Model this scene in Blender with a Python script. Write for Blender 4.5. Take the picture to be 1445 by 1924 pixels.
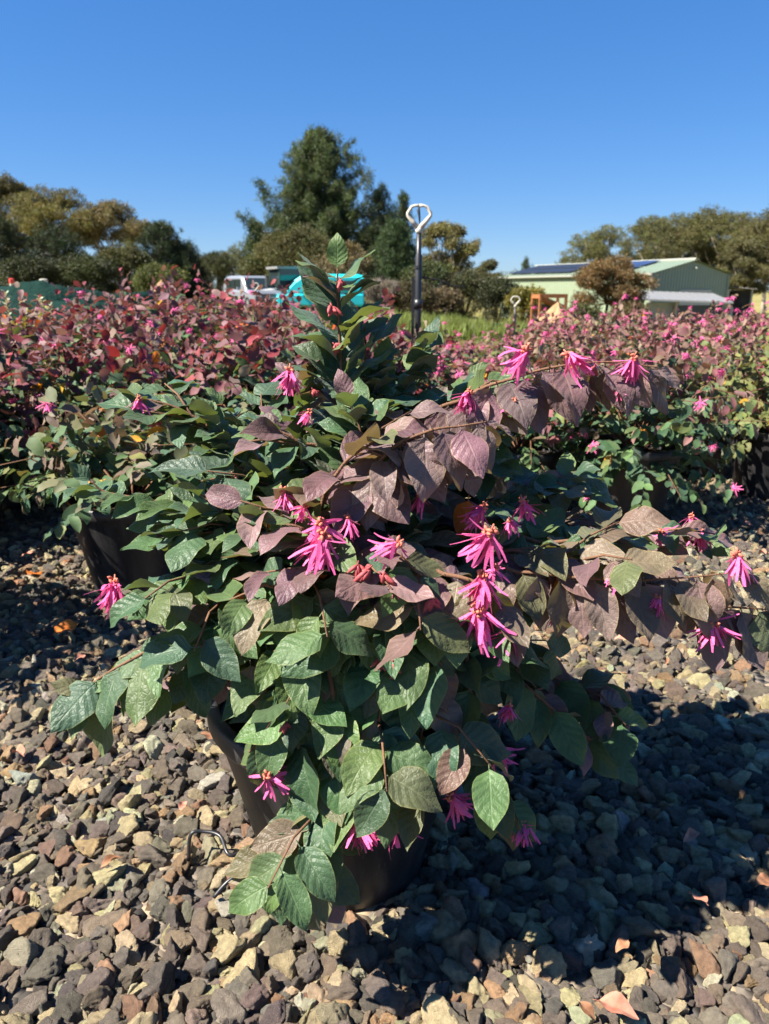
import bpy, math, random
import numpy as np
from mathutils import Vector, Matrix
from mathutils.bvhtree import BVHTree
for o in list(bpy.data.objects): bpy.data.objects.remove(o)
S = bpy.context.scene
C = S.collection
R = math.radians
rng = np.random.default_rng(7)
random.seed(7)

# ------------------------------------------------------------------ camera, sky, sun, exposure
IW, IH, FPX, HZ, CAMH = 1445.0, 1924.0, 1389.0, 546.0, 1.0
PITCH = math.atan((IH/2 - HZ)/FPX)
cam = bpy.data.cameras.new('camera'); camo = bpy.data.objects.new('camera', cam); C.objects.link(camo)
cam.sensor_fit = 'VERTICAL'; cam.lens = 6.9; cam.sensor_height = 6.9*IH/FPX; cam.sensor_width = 6.9*IW/FPX
cam.clip_start = 0.02; cam.clip_end = 4000
camo.location = (0, 0, CAMH); camo.rotation_euler = (R(90) - PITCH, 0, 0)
cam.dof.use_dof = True; cam.dof.focus_distance = 1.16; cam.dof.aperture_fstop = 2.0; cam.dof.aperture_blades = 0
S.camera = camo

SUN_AZ = Vector((-0.95, -0.28, 0)).normalized(); SUN_EL = R(49)
w = bpy.data.worlds.new('World'); S.world = w; w.use_nodes = True
nt = w.node_tree; nt.nodes.clear()
sky = nt.nodes.new('ShaderNodeTexSky'); sky.sky_type = 'NISHITA'; sky.sun_disc = False
sky.sun_elevation = SUN_EL; sky.sun_rotation = math.atan2(SUN_AZ.x, SUN_AZ.y)
sky.altitude = 0; sky.air_density = 0.95; sky.dust_density = 0.0; sky.ozone_density = 6.0
hsv = nt.nodes.new('ShaderNodeHueSaturation'); hsv.inputs['Saturation'].default_value = 1.5
bgn = nt.nodes.new('ShaderNodeBackground'); bgn.inputs['Strength'].default_value = 0.069
wo = nt.nodes.new('ShaderNodeOutputWorld')
gam = nt.nodes.new('ShaderNodeGamma'); gam.inputs['Gamma'].default_value = 0.6
nt.links.new(sky.outputs[0], gam.inputs['Color']); nt.links.new(gam.outputs[0], hsv.inputs['Color']); tin = nt.nodes.new('ShaderNodeMix'); tin.data_type = 'RGBA'; tin.blend_type = 'MULTIPLY'; tin.inputs[0].default_value = 1.0; tin.inputs[7].default_value = (0.80, 1.0, 1.35, 1)
nt.links.new(hsv.outputs[0], tin.inputs[6]); nt.links.new(tin.outputs[2], bgn.inputs['Color']); nt.links.new(bgn.outputs[0], wo.inputs['Surface'])
sl = bpy.data.lights.new('sun', 'SUN'); so = bpy.data.objects.new('sun', sl); C.objects.link(so)
sl.energy = 5.0; sl.angle = R(0.53); sl.color = (1.0, 0.93, 0.82)
sdir = Vector((SUN_AZ.x*math.cos(SUN_EL), SUN_AZ.y*math.cos(SUN_EL), math.sin(SUN_EL)))
so.rotation_euler = sdir.to_track_quat('Z', 'Y').to_euler(); so.location = (-6, 1, 8)
vs = S.view_settings; vs.view_transform = 'Standard'; vs.look = 'None'; vs.gamma = 1.0; vs.exposure = 1.68
S.render.engine = 'CYCLES'
S.cycles.max_bounces = 6; S.cycles.transparent_max_bounces = 6
S.render.resolution_x = 769; S.render.resolution_y = 1024

# ------------------------------------------------------------------ helpers
CP, SP = math.cos(PITCH), math.sin(PITCH)
def at(px, py, Y):
    """world point on the photo ray through (px,py) at world depth Y"""
    u = (px - IW/2)/FPX; v = -(py - IH/2)/FPX
    dy = CP + v*SP; dz = -SP + v*CP
    t = Y/dy
    return np.array((u*t, Y, CAMH + dz*t))
def sm(e0, e1, x):
    t = np.clip((x - e0)/(e1 - e0), 0, 1); return t*t*(3 - 2*t)
def tz(x, y):
    return -1.3*sm(-4, 16, x)*sm(11, 50, y) - 0.35*sm(-12, 2, x)*sm(10, 22, y) + 0.25*sm(0, -20, x)*sm(14, 50, y)
def tag(o, label=None, cat=None, group=None, kind=None):
    if label: o['label'] = label
    if cat: o['category'] = cat
    if group: o['group'] = group
    if kind: o['kind'] = kind
    return o
def empty(name, loc, rz=0, label=None, cat=None, group=None):
    o = bpy.data.objects.new(name, None); o.empty_display_size = 0.1; C.objects.link(o)
    o.location = loc; o.rotation_euler = (0, 0, rz)
    return tag(o, label, cat, group)
def mesh(name, V, F, mat=None, smooth=False, uv=None):
    m = bpy.data.meshes.new(name)
    m.from_pydata([tuple(map(float, v)) for v in V], [], [tuple(f) for f in F])
    if mat: m.materials.append(mat)
    if smooth: m.polygons.foreach_set('use_smooth', [True]*len(m.polygons))
    if uv is not None:
        l = m.uv_layers.new(name='UVMap'); li = np.zeros(len(m.loops), int); m.loops.foreach_get('vertex_index', li)
        l.data.foreach_set('uv', np.asarray(uv, float)[li].ravel())
    m.update(); return m
def link(name, m, parent=None, loc=None, rot=None, scale=None):
    o = bpy.data.objects.new(name, m); C.objects.link(o)
    if parent: o.parent = parent
    if loc is not None: o.location = tuple(loc)
    if rot is not None: o.rotation_euler = tuple(rot)
    if scale is not None: o.scale = tuple(scale) if hasattr(scale, '__len__') else (scale,)*3
    return o
class MB:
    def __init__(s): s.v = []; s.f = []
    def add(s, V, F):
        n = len(s.v); s.v += [tuple(v) for v in V]; s.f += [tuple(i + n for i in f) for f in F]; return s
    def box(s, c, d, rz=0):
        x, y, z = (k/2 for k in d); ca, sa = math.cos(rz), math.sin(rz)
        V = []
        for a, b, e in ((-1,-1,-1),(1,-1,-1),(1,1,-1),(-1,1,-1),(-1,-1,1),(1,-1,1),(1,1,1),(-1,1,1)):
            X, Y = a*x, b*y
            V.append((c[0] + X*ca - Y*sa, c[1] + X*sa + Y*ca, c[2] + e*z))
        return s.add(V, [(0,3,2,1),(4,5,6,7),(0,1,5,4),(1,2,6,5),(2,3,7,6),(3,0,4,7)])
    def tube(s, P, rad, n=6, cap=True):
        P = [np.asarray(p, float) for p in P]; k = len(P)
        if not hasattr(rad, '__len__'): rad = [rad]*k
        V = []; ref = np.array((0.31, 0.12, 0.95)); u = None
        for i in range(k):
            t = P[min(i+1, k-1)] - P[max(i-1, 0)]; t = t/(np.linalg.norm(t) + 1e-9)
            if u is None:
                a = ref if abs(t @ ref) < 0.9 else np.array((1., 0, 0)); u = np.cross(t, a)
            u = u - t*(u @ t); u /= np.linalg.norm(u) + 1e-9; b = np.cross(t, u)
            for j in range(n):
                a = 2*math.pi*j/n; V.append(P[i] + rad[i]*(math.cos(a)*u + math.sin(a)*b))
        F = [(i*n + j, i*n + (j+1) % n, (i+1)*n + (j+1) % n, (i+1)*n + j) for i in range(k-1) for j in range(n)]
        if cap: F += [tuple(range(n-1, -1, -1)), tuple((k-1)*n + j for j in range(n))]
        return s.add(V, F)
    def lathe(s, prof, n=40, c=(0, 0, 0)):
        V = [(c[0] + r*math.cos(2*math.pi*j/n), c[1] + r*math.sin(2*math.pi*j/n), c[2] + z) for r, z in prof for j in range(n)]
        F = [(i*n + j, i*n + (j+1) % n, (i+1)*n + (j+1) % n, (i+1)*n + j) for i in range(len(prof)-1) for j in range(n)]
        return s.add(V, F)
    def prism(s, poly, axis_vec, origin=(0, 0, 0)):
        n = len(poly); a = np.asarray(axis_vec, float); o = np.asarray(origin, float)
        V = [o + np.asarray(p, float) for p in poly] + [o + np.asarray(p, float) + a for p in poly]
        return s.add(V, [tuple(range(n-1, -1, -1)), tuple(range(n, 2*n))] + [(i, (i+1) % n, n + (i+1) % n, n + i) for i in range(n)])
    def build(s, name, mat, parent=None, smooth=False, loc=None, rot=None):
        return link(name, mesh(name, s.v, s.f, mat, smooth), parent, loc, rot)

# ------------------------------------------------------------------ materials
class NT:
    def __init__(s, name):
        s.m = bpy.data.materials.new(name); s.m.use_nodes = True; s.t = s.m.node_tree; s.t.nodes.clear()
        s.out = s.t.nodes.new('ShaderNodeOutputMaterial')
    def n(s, typ, **kw):
        d = s.t.nodes.new(typ)
        for k, v in kw.items():
            if hasattr(d, k) and not k.startswith('i_'): setattr(d, k, v)
        return d
    def l(s, a, b): s.t.links.new(a, b)
    def setin(s, d, key, v):
        if isinstance(v, bpy.types.NodeSocket): s.l(v, d.inputs[key])
        else: d.inputs[key].default_value = v
    def math(s, op, a, b=None, c=None):
        d = s.n('ShaderNodeMath', operation=op); s.setin(d, 0, a)
        if b is not None: s.setin(d, 1, b)
        if c is not None: s.setin(d, 2, c)
        return d.outputs[0]
    def mix(s, f, a, b, blend='MIX'):
        d = s.n('ShaderNodeMix', data_type='RGBA', blend_type=blend)
        s.setin(d, 0, f)
        for k, v in ((6, a), (7, b)):
            if isinstance(v, bpy.types.NodeSocket): s.l(v, d.inputs[k])
            else: d.inputs[k].default_value = (*v, 1) if len(v) == 3 else v
        return d.outputs[2]
    def noise(s, vec, scale, detail=4, rough=0.55, out=0):
        d = s.n('ShaderNodeTexNoise'); d.inputs['Scale'].default_value = scale; d.inputs['Detail'].default_value = detail; d.inputs['Roughness'].default_value = rough
        if vec is not None: s.l(vec, d.inputs['Vector'])
        return d.outputs[out]
    def ramp(s, f, stops):
        d = s.n('ShaderNodeValToRGB'); s.l(f, d.inputs[0]); e = d.color_ramp.elements
        while len(e) < len(stops): e.new(0.5)
        for k, (p, c) in zip(e, stops): k.position = p; k.color = (*c, 1) if hasattr(c, '__len__') else (c, c, c, 1)
        return d.outputs[0]
    def coord(s, which='Object'): return s.n('ShaderNodeTexCoord').outputs[which]
    def maprange(s, v, a, b, c, d):
        k = s.n('ShaderNodeMapRange'); s.l(v, k.inputs[0])
        for i, q in enumerate((a, b, c, d)): k.inputs[i+1].default_value = q
        return k.outputs[0]
    def bump(s, h, strength, dist):
        d = s.n('ShaderNodeBump'); s.l(h, d.inputs['Height']); d.inputs['Strength'].default_value = strength; d.inputs['Distance'].default_value = dist
        return d.outputs[0]
    def pbsdf(s, col, rough=0.6, spec=0.5, metal=0, normal=None, **kw):
        p = s.n('ShaderNodeBsdfPrincipled')
        if isinstance(col, bpy.types.NodeSocket): s.l(col, p.inputs['Base Color'])
        else: p.inputs['Base Color'].default_value = (*col, 1)
        s.setin(p, 'Roughness', rough); s.setin(p, 'Specular IOR Level', spec); s.setin(p, 'Metallic', metal)
        if normal is not None: s.l(normal, p.inputs['Normal'])
        for k, v in kw.items(): s.setin(p, k.replace('_', ' '), v)
        return p.outputs[0]
    def done(s, sh): s.l(sh, s.out.inputs['Surface']); return s.m

def plain(name, col, rough=0.6, spec=0.5, metal=0, var=0.12, scale=8, bump=0.0):
    k = NT(name); co = k.coord()
    n = k.noise(co, scale, 5)
    c = k.mix(n, tuple(x*(1-var*1.6) for x in col), tuple(min(1, x*(1+var*1.6)) for x in col))
    nm = k.bump(k.noise(co, scale*6, 4), bump, 0.01) if bump else None
    return k.done(k.pbsdf(c, rough, spec, metal, nm))

def tint_socket(k):
    a = k.n('ShaderNodeAttribute', attribute_type='INSTANCER', attribute_name='color')
    return a.outputs['Color']

def leaf_material(name, veins=True, transl=0.22):
    k = NT(name); tint = tint_socket(k)
    uv = k.n('ShaderNodeUVMap'); sep = k.n('ShaderNodeSeparateXYZ'); k.l(uv.outputs[0], sep.inputs[0])
    u, v = sep.outputs[0], sep.outputs[1]
    sabs = k.math('ABSOLUTE', k.math('SUBTRACT', k.math('MULTIPLY', v, 2.0), 1.0))
    co = k.coord()
    base = k.mix(k.maprange(k.noise(co, 2.2, 4), 0.3, 0.7, 0, 1), tint, k.mix(1.0, tint, (0.72, 0.76, 0.7), 'MULTIPLY'))
    nm = None
    if veins:
        mid = k.maprange(sabs, 0.0, 0.07, 1, 0)
        ph = k.math('FRACT', k.math('MULTIPLY', k.math('SUBTRACT', k.math('POWER', u, 0.9), k.math('MULTIPLY', sabs, 0.26)), 6.5))
        lat = k.maprange(k.math('ABSOLUTE', k.math('SUBTRACT', ph, 0.5)), 0.0, 0.10, 1, 0)
        lat = k.math('MULTIPLY', lat, k.maprange(sabs, 0.7, 0.98, 1, 0))
        vein = k.math('MAXIMUM', mid, k.math('MULTIPLY', lat, 0.6))
        light = k.mix(0.25, k.mix(1.0, tint, (1.4, 1.4, 1.3), 'MULTIPLY'), (0.17, 0.17, 0.10))
        base = k.mix(k.math('MULTIPLY', vein, 0.5), base, light)
        vor = k.n('ShaderNodeTexVoronoi', feature='DISTANCE_TO_EDGE'); vor.inputs['Scale'].default_value = 15; k.l(co, vor.inputs['Vector'])
        ret = k.maprange(vor.outputs['Distance'], 0, 0.16, 0, 1)
        pil = k.math('ABSOLUTE', k.math('SUBTRACT', ph, 0.5))
        h = k.math('ADD', k.math('MULTIPLY', ret, 0.25), k.math('SUBTRACT', k.math('MULTIPLY', pil, 1.1), k.math('MULTIPLY', mid, 0.7)))
        nm = k.bump(h, 0.25, 0.010)
        spots = k.maprange(k.noise(co, 26, 2), 0.74, 0.80, 0, 0.35)
        base = k.mix(spots, base, (0.30, 0.30, 0.24))
    edge = k.maprange(sabs, 0.90, 0.99, 0, 0.55)
    base = k.mix(edge, base, k.mix(0.5, k.mix(1.0, tint, (1.9, 1.8, 1.2), 'MULTIPLY'), (0.20, 0.17, 0.06)))
    back = k.n('ShaderNodeNewGeometry').outputs['Backfacing']
    under = k.mix(0.55, k.mix(1.0, tint, (1.3, 1.25, 1.2), 'MULTIPLY'), (0.24, 0.21, 0.14))
    col = k.mix(back, base, under)
    p = k.pbsdf(col, k.maprange(back, 0, 1, 0.50 if veins else 0.6, 0.8), 0.36 if veins else 0.25, 0, nm, Sheen_Weight=0.10, Sheen_Roughness=0.5)
    tr = k.n('ShaderNodeBsdfTranslucent'); k.l(k.mix(0.5, k.mix(1.0, tint, (2.0, 2.1, 0.8), 'MULTIPLY'), (0.22, 0.20, 0.03)) if veins else k.mix(1.0, tint, (1.9, 1.5, 0.9), 'MULTIPLY'), tr.inputs['Color'])
    mx = k.n('ShaderNodeMixShader'); mx.inputs[0].default_value = transl
    k.l(p, mx.inputs[1]); k.l(tr.outputs[0], mx.inputs[2])
    return k.done(mx.outputs[0])
def tuft_material(name, transl=0.25, rough=0.6):
    k = NT(name); tint = tint_socket(k); co = k.coord()
    col = k.mix(k.maprange(k.noise(co, 3.1, 2), 0.3, 0.7, 0, 1), k.mix(1.0, tint, (0.7, 0.72, 0.75), 'MULTIPLY'), k.mix(1.0, tint, (1.25, 1.2, 1.1), 'MULTIPLY'))
    p = k.pbsdf(col, rough, 0.3)
    tr = k.n('ShaderNodeBsdfTranslucent'); k.l(k.mix(1.0, col, (1.3, 1.3, 0.7), 'MULTIPLY'), tr.inputs['Color'])
    mx = k.n('ShaderNodeMixShader'); mx.inputs[0].default_value = transl
    k.l(p, mx.inputs[1]); k.l(tr.outputs[0], mx.inputs[2])
    return k.done(mx.outputs[0])
def stone_material():
    k = NT('crushed stone'); tint = tint_socket(k); co = k.coord()
    n1 = k.noise(co, 2.2, 6, 0.65); n2 = k.noise(co, 14, 4, 0.7)
    c = k.mix(k.maprange(n1, 0.3, 0.7, 0, 1), k.mix(1.0, tint, (0.62, 0.6, 0.6), 'MULTIPLY'), k.mix(1.0, tint, (1.3, 1.27, 1.2), 'MULTIPLY'))
    c = k.mix(k.maprange(n2, 0.58, 0.72, 0, 0.5), c, (0.50, 0.44, 0.35))
    c = k.mix(k.maprange(n2, 0.40, 0.28, 0, 0.7), c, k.mix(1.0, tint, (0.35, 0.33, 0.33), 'MULTIPLY'))
    n3 = k.noise(co, 34, 3, 0.75)
    c = k.mix(k.maprange(n3, 0.44, 0.30, 0, 0.75), c, k.mix(1.0, tint, (0.3, 0.29, 0.29), 'MULTIPLY'))
    c = k.mix(k.maprange(n3, 0.60, 0.74, 0, 0.5), c, (0.55, 0.50, 0.42))
    vor = k.n('ShaderNodeTexVoronoi'); vor.inputs['Scale'].default_value = 9; k.l(co, vor.inputs['Vector'])
    h = k.math('ADD', k.math('MULTIPLY', n2, 0.9), k.math('ADD', k.math('MULTIPLY', k.noise(co, 40, 3, 0.7), 0.45), k.math('MULTIPLY', k.maprange(vor.outputs['Distance'], 0.05, 0.35, 0, 1), 0.25)))
    return k.done(k.pbsdf(c, 0.9, 0.25, 0, k.bump(h, 0.8, 0.12)))
def ground_material():
    k = NT('dry grass paddock'); co = k.coord()
    n1 = k.noise(co, 0.18, 6); n2 = k.noise(co, 3.0, 6, 0.7)
    c = k.ramp(n1, [(0.3, (0.14, 0.15, 0.045)), (0.5, (0.24, 0.21, 0.08)), (0.7, (0.32, 0.24, 0.13))])
    c = k.mix(k.maprange(n2, 0.3, 0.7, 0, 1), k.mix(1.0, c, (0.6, 0.65, 0.6), 'MULTIPLY'), k.mix(1.0, c, (1.25, 1.2, 1.1), 'MULTIPLY'))
    return k.done(k.pbsdf(c, 0.95, 0.1, 0, k.bump(n2, 0.8, 0.1)))
def bed_material():
    k = NT('gravel bed'); co = k.coord()
    vor = k.n('ShaderNodeTexVoronoi'); vor.inputs['Scale'].default_value = 42; k.l(co, vor.inputs['Vector'])
    c = k.ramp(vor.outputs['Color'], [(0.1, (0.05, 0.045, 0.042)), (0.55, (0.12, 0.105, 0.09)), (0.8, (0.2, 0.16, 0.12)), (0.95, (0.38, 0.29, 0.18))])
    h = k.math('SUBTRACT', 1.0, vor.outputs['Distance'])
    return k.done(k.pbsdf(c, 0.95, 0.15, 0, k.bump(h, 1.0, 0.03)))
def pot_material():
    k = NT('black nursery plastic'); co = k.coord()
    mp = k.n('ShaderNodeMapping'); mp.inputs['Scale'].default_value = (26, 26, 2.2); k.l(co, mp.inputs['Vector'])
    st = k.noise(mp.outputs[0], 1.0, 6, 0.7); bl = k.noise(co, 7, 5, 0.6)
    f = k.math('MULTIPLY', k.maprange(st, 0.35, 0.75, 0, 1), k.maprange(bl, 0.3, 0.7, 0.3, 1))
    c = k.mix(f, (0.010, 0.010, 0.012), (0.055, 0.052, 0.05))
    scr = k.maprange(k.noise(mp.outputs[0], 5.0, 3), 0.66, 0.72, 0, 0.5)
    c = k.mix(scr, c, (0.12, 0.115, 0.11))
    return k.done(k.pbsdf(c, k.maprange(f, 0, 1, 0.38, 0.62), 0.5, 0, k.bump(st, 0.12, 0.01)))
def flower_material(name, c0, c1, transl=0.3):
    k = NT(name); co = k.coord()
    c = k.mix(k.maprange(k.noise(co, 40, 3), 0.3, 0.7, 0, 1), c0, c1)
    p = k.pbsdf(c, 0.55, 0.3)
    tr = k.n('ShaderNodeBsdfTranslucent'); k.l(c, tr.inputs['Color'])
    mx = k.n('ShaderNodeMixShader'); mx.inputs[0].default_value = transl; k.l(p, mx.inputs[1]); k.l(tr.outputs[0], mx.inputs[2])
    return k.done(mx.outputs[0])

M_leaf = leaf_material('loropetalum leaf'); M_leaf_far = leaf_material('row shrub leaf', veins=False, transl=0.2)
M_tuft = tuft_material('tree foliage'); M_grass = tuft_material('grass blades', 0.3)
M_stone = stone_material(); M_ground = ground_material(); M_bed = bed_material(); M_pot = pot_material()
M_petal = flower_material('pink petals', (0.70, 0.06, 0.26), (0.82, 0.22, 0.44))
M_calyx = flower_material('flower calyx', (0.50, 0.20, 0.09), (0.62, 0.13, 0.13), 0.1)
M_bud = flower_material('red buds', (0.34, 0.05, 0.06), (0.46, 0.11, 0.11), 0.15)
M_stem = plain('brown stem', (0.16, 0.085, 0.05), 0.8, 0.2, var=0.25, scale=60, bump=0.3)
M_soil = plain('potting mix', (0.045, 0.03, 0.022), 0.95, 0.1, var=0.4, scale=90, bump=1.0)
M_bark_pale = plain('pale gum bark', (0.42, 0.36, 0.29), 0.85, 0.1, var=0.25, scale=3, bump=0.3)
M_bark = plain('dark bark', (0.10, 0.075, 0.055), 0.9, 0.1, var=0.3, scale=4, bump=0.5)
M_blackpipe = plain('black polythene pipe', (0.02, 0.02, 0.022), 0.38, 0.5, var=0.3, scale=20)
M_offwhite = plain('weathered white plastic', (0.52, 0.48, 0.40), 0.55, 0.35, var=0.06, scale=30)

# ------------------------------------------------------------------ scatter by geometry nodes (stuff only)
def scatter_group(name, srcs):
    g = bpy.data.node_groups.new(name, 'GeometryNodeTree')
    g.interface.new_socket('Geometry', in_out='INPUT', socket_type='NodeSocketGeometry')
    g.interface.new_socket('Geometry', in_out='OUTPUT', socket_type='NodeSocketGeometry')
    gi = g.nodes.new('NodeGroupInput'); go = g.nodes.new('NodeGroupOutput')
    jn = g.nodes.new('GeometryNodeJoinGeometry')
    for o in srcs:
        oi = g.nodes.new('GeometryNodeObjectInfo'); oi.inputs['Object'].default_value = o
        ti = g.nodes.new('GeometryNodeGeometryToInstance')
        g.links.new(oi.outputs['Geometry'], ti.inputs[0]); g.links.new(ti.outputs[0], jn.inputs[0])
    ip = g.nodes.new('GeometryNodeInstanceOnPoints'); ip.inputs['Pick Instance'].default_value = True
    def na(nm, dt):
        a = g.nodes.new('GeometryNodeInputNamedAttribute'); a.data_type = dt; a.inputs['Name'].default_value = nm
        return [s for s in a.outputs if s.enabled and s.name == 'Attribute'][0]
    e2r = g.nodes.new('FunctionNodeEulerToRotation')
    g.links.new(na('rot', 'FLOAT_VECTOR'), e2r.inputs[0]); g.links.new(e2r.outputs[0], ip.inputs['Rotation'])
    g.links.new(na('scl', 'FLOAT_VECTOR'), ip.inputs['Scale']); g.links.new(na('idx', 'INT'), ip.inputs['Instance Index'])
    g.links.new(gi.outputs[0], ip.inputs['Points']); g.links.new(jn.outputs[0], ip.inputs['Instance']); g.links.new(ip.outputs[0], go.inputs[0])
    return g
def srcobj(name, m): return bpy.data.objects.new(name, m)      # never linked to the scene
def points_mesh(name, P, rot, scl, idx, col):
    n = len(P); m = bpy.data.meshes.new(name); m.vertices.add(n)
    m.vertices.foreach_set('co', np.asarray(P, np.float32).ravel())
    scl = np.asarray(scl, np.float32)
    if scl.ndim == 1: scl = np.repeat(scl[:, None], 3, 1)
    a = m.attributes.new('rot', 'FLOAT_VECTOR', 'POINT'); a.data.foreach_set('vector', np.asarray(rot, np.float32).ravel())
    a = m.attributes.new('scl', 'FLOAT_VECTOR', 'POINT'); a.data.foreach_set('vector', scl.ravel())
    a = m.attributes.new('idx', 'INT', 'POINT'); a.data.foreach_set('value', np.asarray(idx, np.int32))
    c4 = np.ones((n, 4), np.float32); c4[:, :3] = np.clip(col, 0, 1)
    a = m.attributes.new('color', 'FLOAT_COLOR', 'POINT'); a.data.foreach_set('color', c4.ravel())
    m.update(); return m
def scatter(name, P, rot, scl, idx, col, group, parent=None, m=None):
    m = m or points_mesh(name, P, rot, scl, idx, col)
    o = link(name, m, parent); md = o.modifiers.new('scatter', 'NODES'); md.node_group = group
    o['kind'] = 'stuff'; return o
def frames(D, N):
    """euler angles for frames with X along D and Z near N"""
    D = np.asarray(D, float); N = np.asarray(N, float)
    X = D/(np.linalg.norm(D, axis=1, keepdims=True) + 1e-9)
    Z = N - X*np.sum(N*X, 1, keepdims=True); Z /= np.linalg.norm(Z, axis=1, keepdims=True) + 1e-9
    Y = np.cross(Z, X)
    ry = np.arcsin(np.clip(-X[:, 2], -1, 1)); rx = np.arctan2(Y[:, 2], Z[:, 2]); rz = np.arctan2(X[:, 1], X[:, 0])
    return np.stack([rx, ry, rz], 1)
def unit(a): return a/(np.linalg.norm(a, axis=-1, keepdims=True) + 1e-9)

# ------------------------------------------------------------------ leaf, flower, bud meshes (unit length leaf along +X)
def leaf_mesh(name, mat, W=0.6, fold=0.25, curl=0.5, twist=0.0, wave=0.03, nt_=8, ns=4, blunt=0.0, cup=0.0, seed=0):
    r = random.Random(seed); V = []; UV = []; F = []
    ang = 0.0; x = 0.07; z = 0.0; dl = 0.93/nt_
    ph = r.uniform(0, 6)
    for i in range(nt_+1):
        t = i/nt_
        wd = W/2*(math.sin(math.pi*min(1, t**(0.82 - 0.1*blunt)))**0.72)*(1 - 0.18*t) if 0 < t < 1 else 0.004
        if t > 0.8: wd *= 1 - 0.35*((t-0.8)/0.2)
        tw = twist*t
        for j in range(ns+1):
            s = -1 + 2*j/ns
            yy = s*wd; zz = fold*abs(s)*wd*(1 - 0.3*abs(s)) - cup*(s*s)*wd + wave*math.sin(ph + t*9 + (2 if s > 0 else 0))*abs(s)*(0.3 + wd)
            Y = yy*math.cos(tw) - zz*math.sin(tw); Z = yy*math.sin(tw) + zz*math.cos(tw)
            V.append((x + Z*math.sin(ang), Y, z + Z*math.cos(ang))); UV.append((t, (s+1)/2))
        a = ang; ang = curl*(t + 1/nt_)**1.3
        x += dl*math.cos(a); z -= dl*math.sin(a)
    for i in range(nt_):
        for j in range(ns):
            k = i*(ns+1) + j; F.append((k, k+ns+1, k+ns+2, k+1))
    n0 = len(V)                                  # petiole
    for x0, rr in ((-0.05, 0.014), (0.09, 0.010)):
        for q in range(3):
            V.append((x0, rr*math.cos(q*2.094), rr*math.sin(q*2.094) - (0.01 if x0 < 0 else 0))); UV.append((0.02, 0.5))
    for q in range(3): F.append((n0+q, n0+(q+1) % 3, n0+3+(q+1) % 3, n0+3+q))
    return mesh(name, V, F, mat, True, UV)
LEAF = [leaf_mesh('leaf', M_leaf, W=w_, fold=f_, curl=c_, twist=t_, wave=0.10, blunt=b_, cup=k_, seed=i) for i, (w_, f_, c_, t_, b_, k_) in enumerate((
    (.60, .22, .35, .0, 0, 0), (.66, .12, .6, .15, 1, .1), (.56, .45, .5, -.15, 0, 0), (.62, .3, .9, .1, 0, 0), (.70, .05, .25, -.1, 1, .15),
    (.58, .6, .3, .25, 0, 0), (.64, .2, -.25, .0, 0, 0), (.60, .35, .7, -.3, 1, 0), (.55, .7, .6, .1, 0, 0), (.66, .15, .15, .2, 1, .2)))]
LEAF_FAR = [leaf_mesh('row_leaf', M_leaf_far, W=w_, fold=f_, curl=c_, wave=0.08, nt_=5, ns=2, seed=20+i) for i, (w_, f_, c_) in enumerate(((.6, .3, .4), (.64, .15, .7), (.55, .55, .5), (.6, .3, -.2), (.5, .6, .9)))]
G_leaf = scatter_group('scatter_leaves', [srcobj('leaf_source', m) for m in LEAF])
G_leaf_far = scatter_group('scatter_row_leaves', [srcobj('row_leaf_source', m) for m in LEAF_FAR])

def flower_mesh(name, mat, n=18, seed=0, spread=0.9):
    """tuft of strap petals hanging along -Z, about unit size"""
    r = random.Random(seed); b = MB()
    for i in range(n):
        a = r.uniform(0, 2*math.pi); el = spread*r.uniform(0.15, 1.0)**0.8
        if r.random() < 0.08: el += 0.8
        L = r.uniform(0.5, 0.9); w_ = r.uniform(0.036, 0.058); bend = r.uniform(-1.3, 0.9)
        p = np.array((r.uniform(-.12, .12), r.uniform(-.12, .12), r.uniform(-.05, .1))); V = []
        side = np.array((-math.sin(a + r.uniform(-.6, .6)), math.cos(a), r.uniform(-.4, .4))); side /= np.linalg.norm(side)
        for q in range(5):
            e = el + bend*(q/4)**1.5*0.9
            wq = w_*(0.55, 0.9, 1.0, 0.95, 0.5)[q]
            V += [p - side*wq, p + side*wq]
            p = p + L/4*np.array((math.sin(e)*math.cos(a), math.sin(e)*math.sin(a), -math.cos(e)))
        b.add(V, [(2*q, 2*q+1, 2*q+3, 2*q+2) for q in range(4)])
    return mesh(name, b.v, b.f, mat, True)
def calyx_mesh(name, mat, seed=0, n=9):
    r = random.Random(seed); b = MB()
    for i in range(n):
        c = np.array((r.uniform(-.14, .14), r.uniform(-.14, .14), r.uniform(-.05, .22))); d = unit(np.array((r.uniform(-1, 1), r.uniform(-1, 1), r.uniform(-.8, .5))))
        b.tube([c - d*.10, c - d*.03, c + d*.06, c + d*.12], [.02, .062, .055, .01], 5)
    b.tube([(0, 0, .1), (0.02, 0, .22), (0.05, 0.01, .34)], [.04, .03, .028], 5)
    return mesh(name, b.v, b.f, mat, True)
def bud_mesh(name, mat, seed=0):
    r = random.Random(seed); b = MB()
    for i in range(9):
        a = r.uniform(0, 6.28); e = r.uniform(0.05, 0.9); L = r.uniform(.4, .75)
        d = np.array((math.sin(e)*math.cos(a), math.sin(e)*math.sin(a), -math.cos(e))); c = np.array((r.uniform(-.1, .1), r.uniform(-.1, .1), r.uniform(-.05, .15)))
        b.tube([c, c + d*L*.3, c + d*L*.7, c + d*L], [.04, .105, .10, .02], 6)
    b.tube([(0, 0, 0), (0.02, 0, .3)], [.05, .03], 5)
    return mesh(name, b.v, b.f, mat, True)
FLOWER = [flower_mesh('flower', M_petal, n, s, sp) for n, s, sp in ((58, 1, .80), (50, 2, .95), (64, 3, .7), (28, 4, 1.0), (54, 5, .9), (22, 6, 1.2))]
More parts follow.
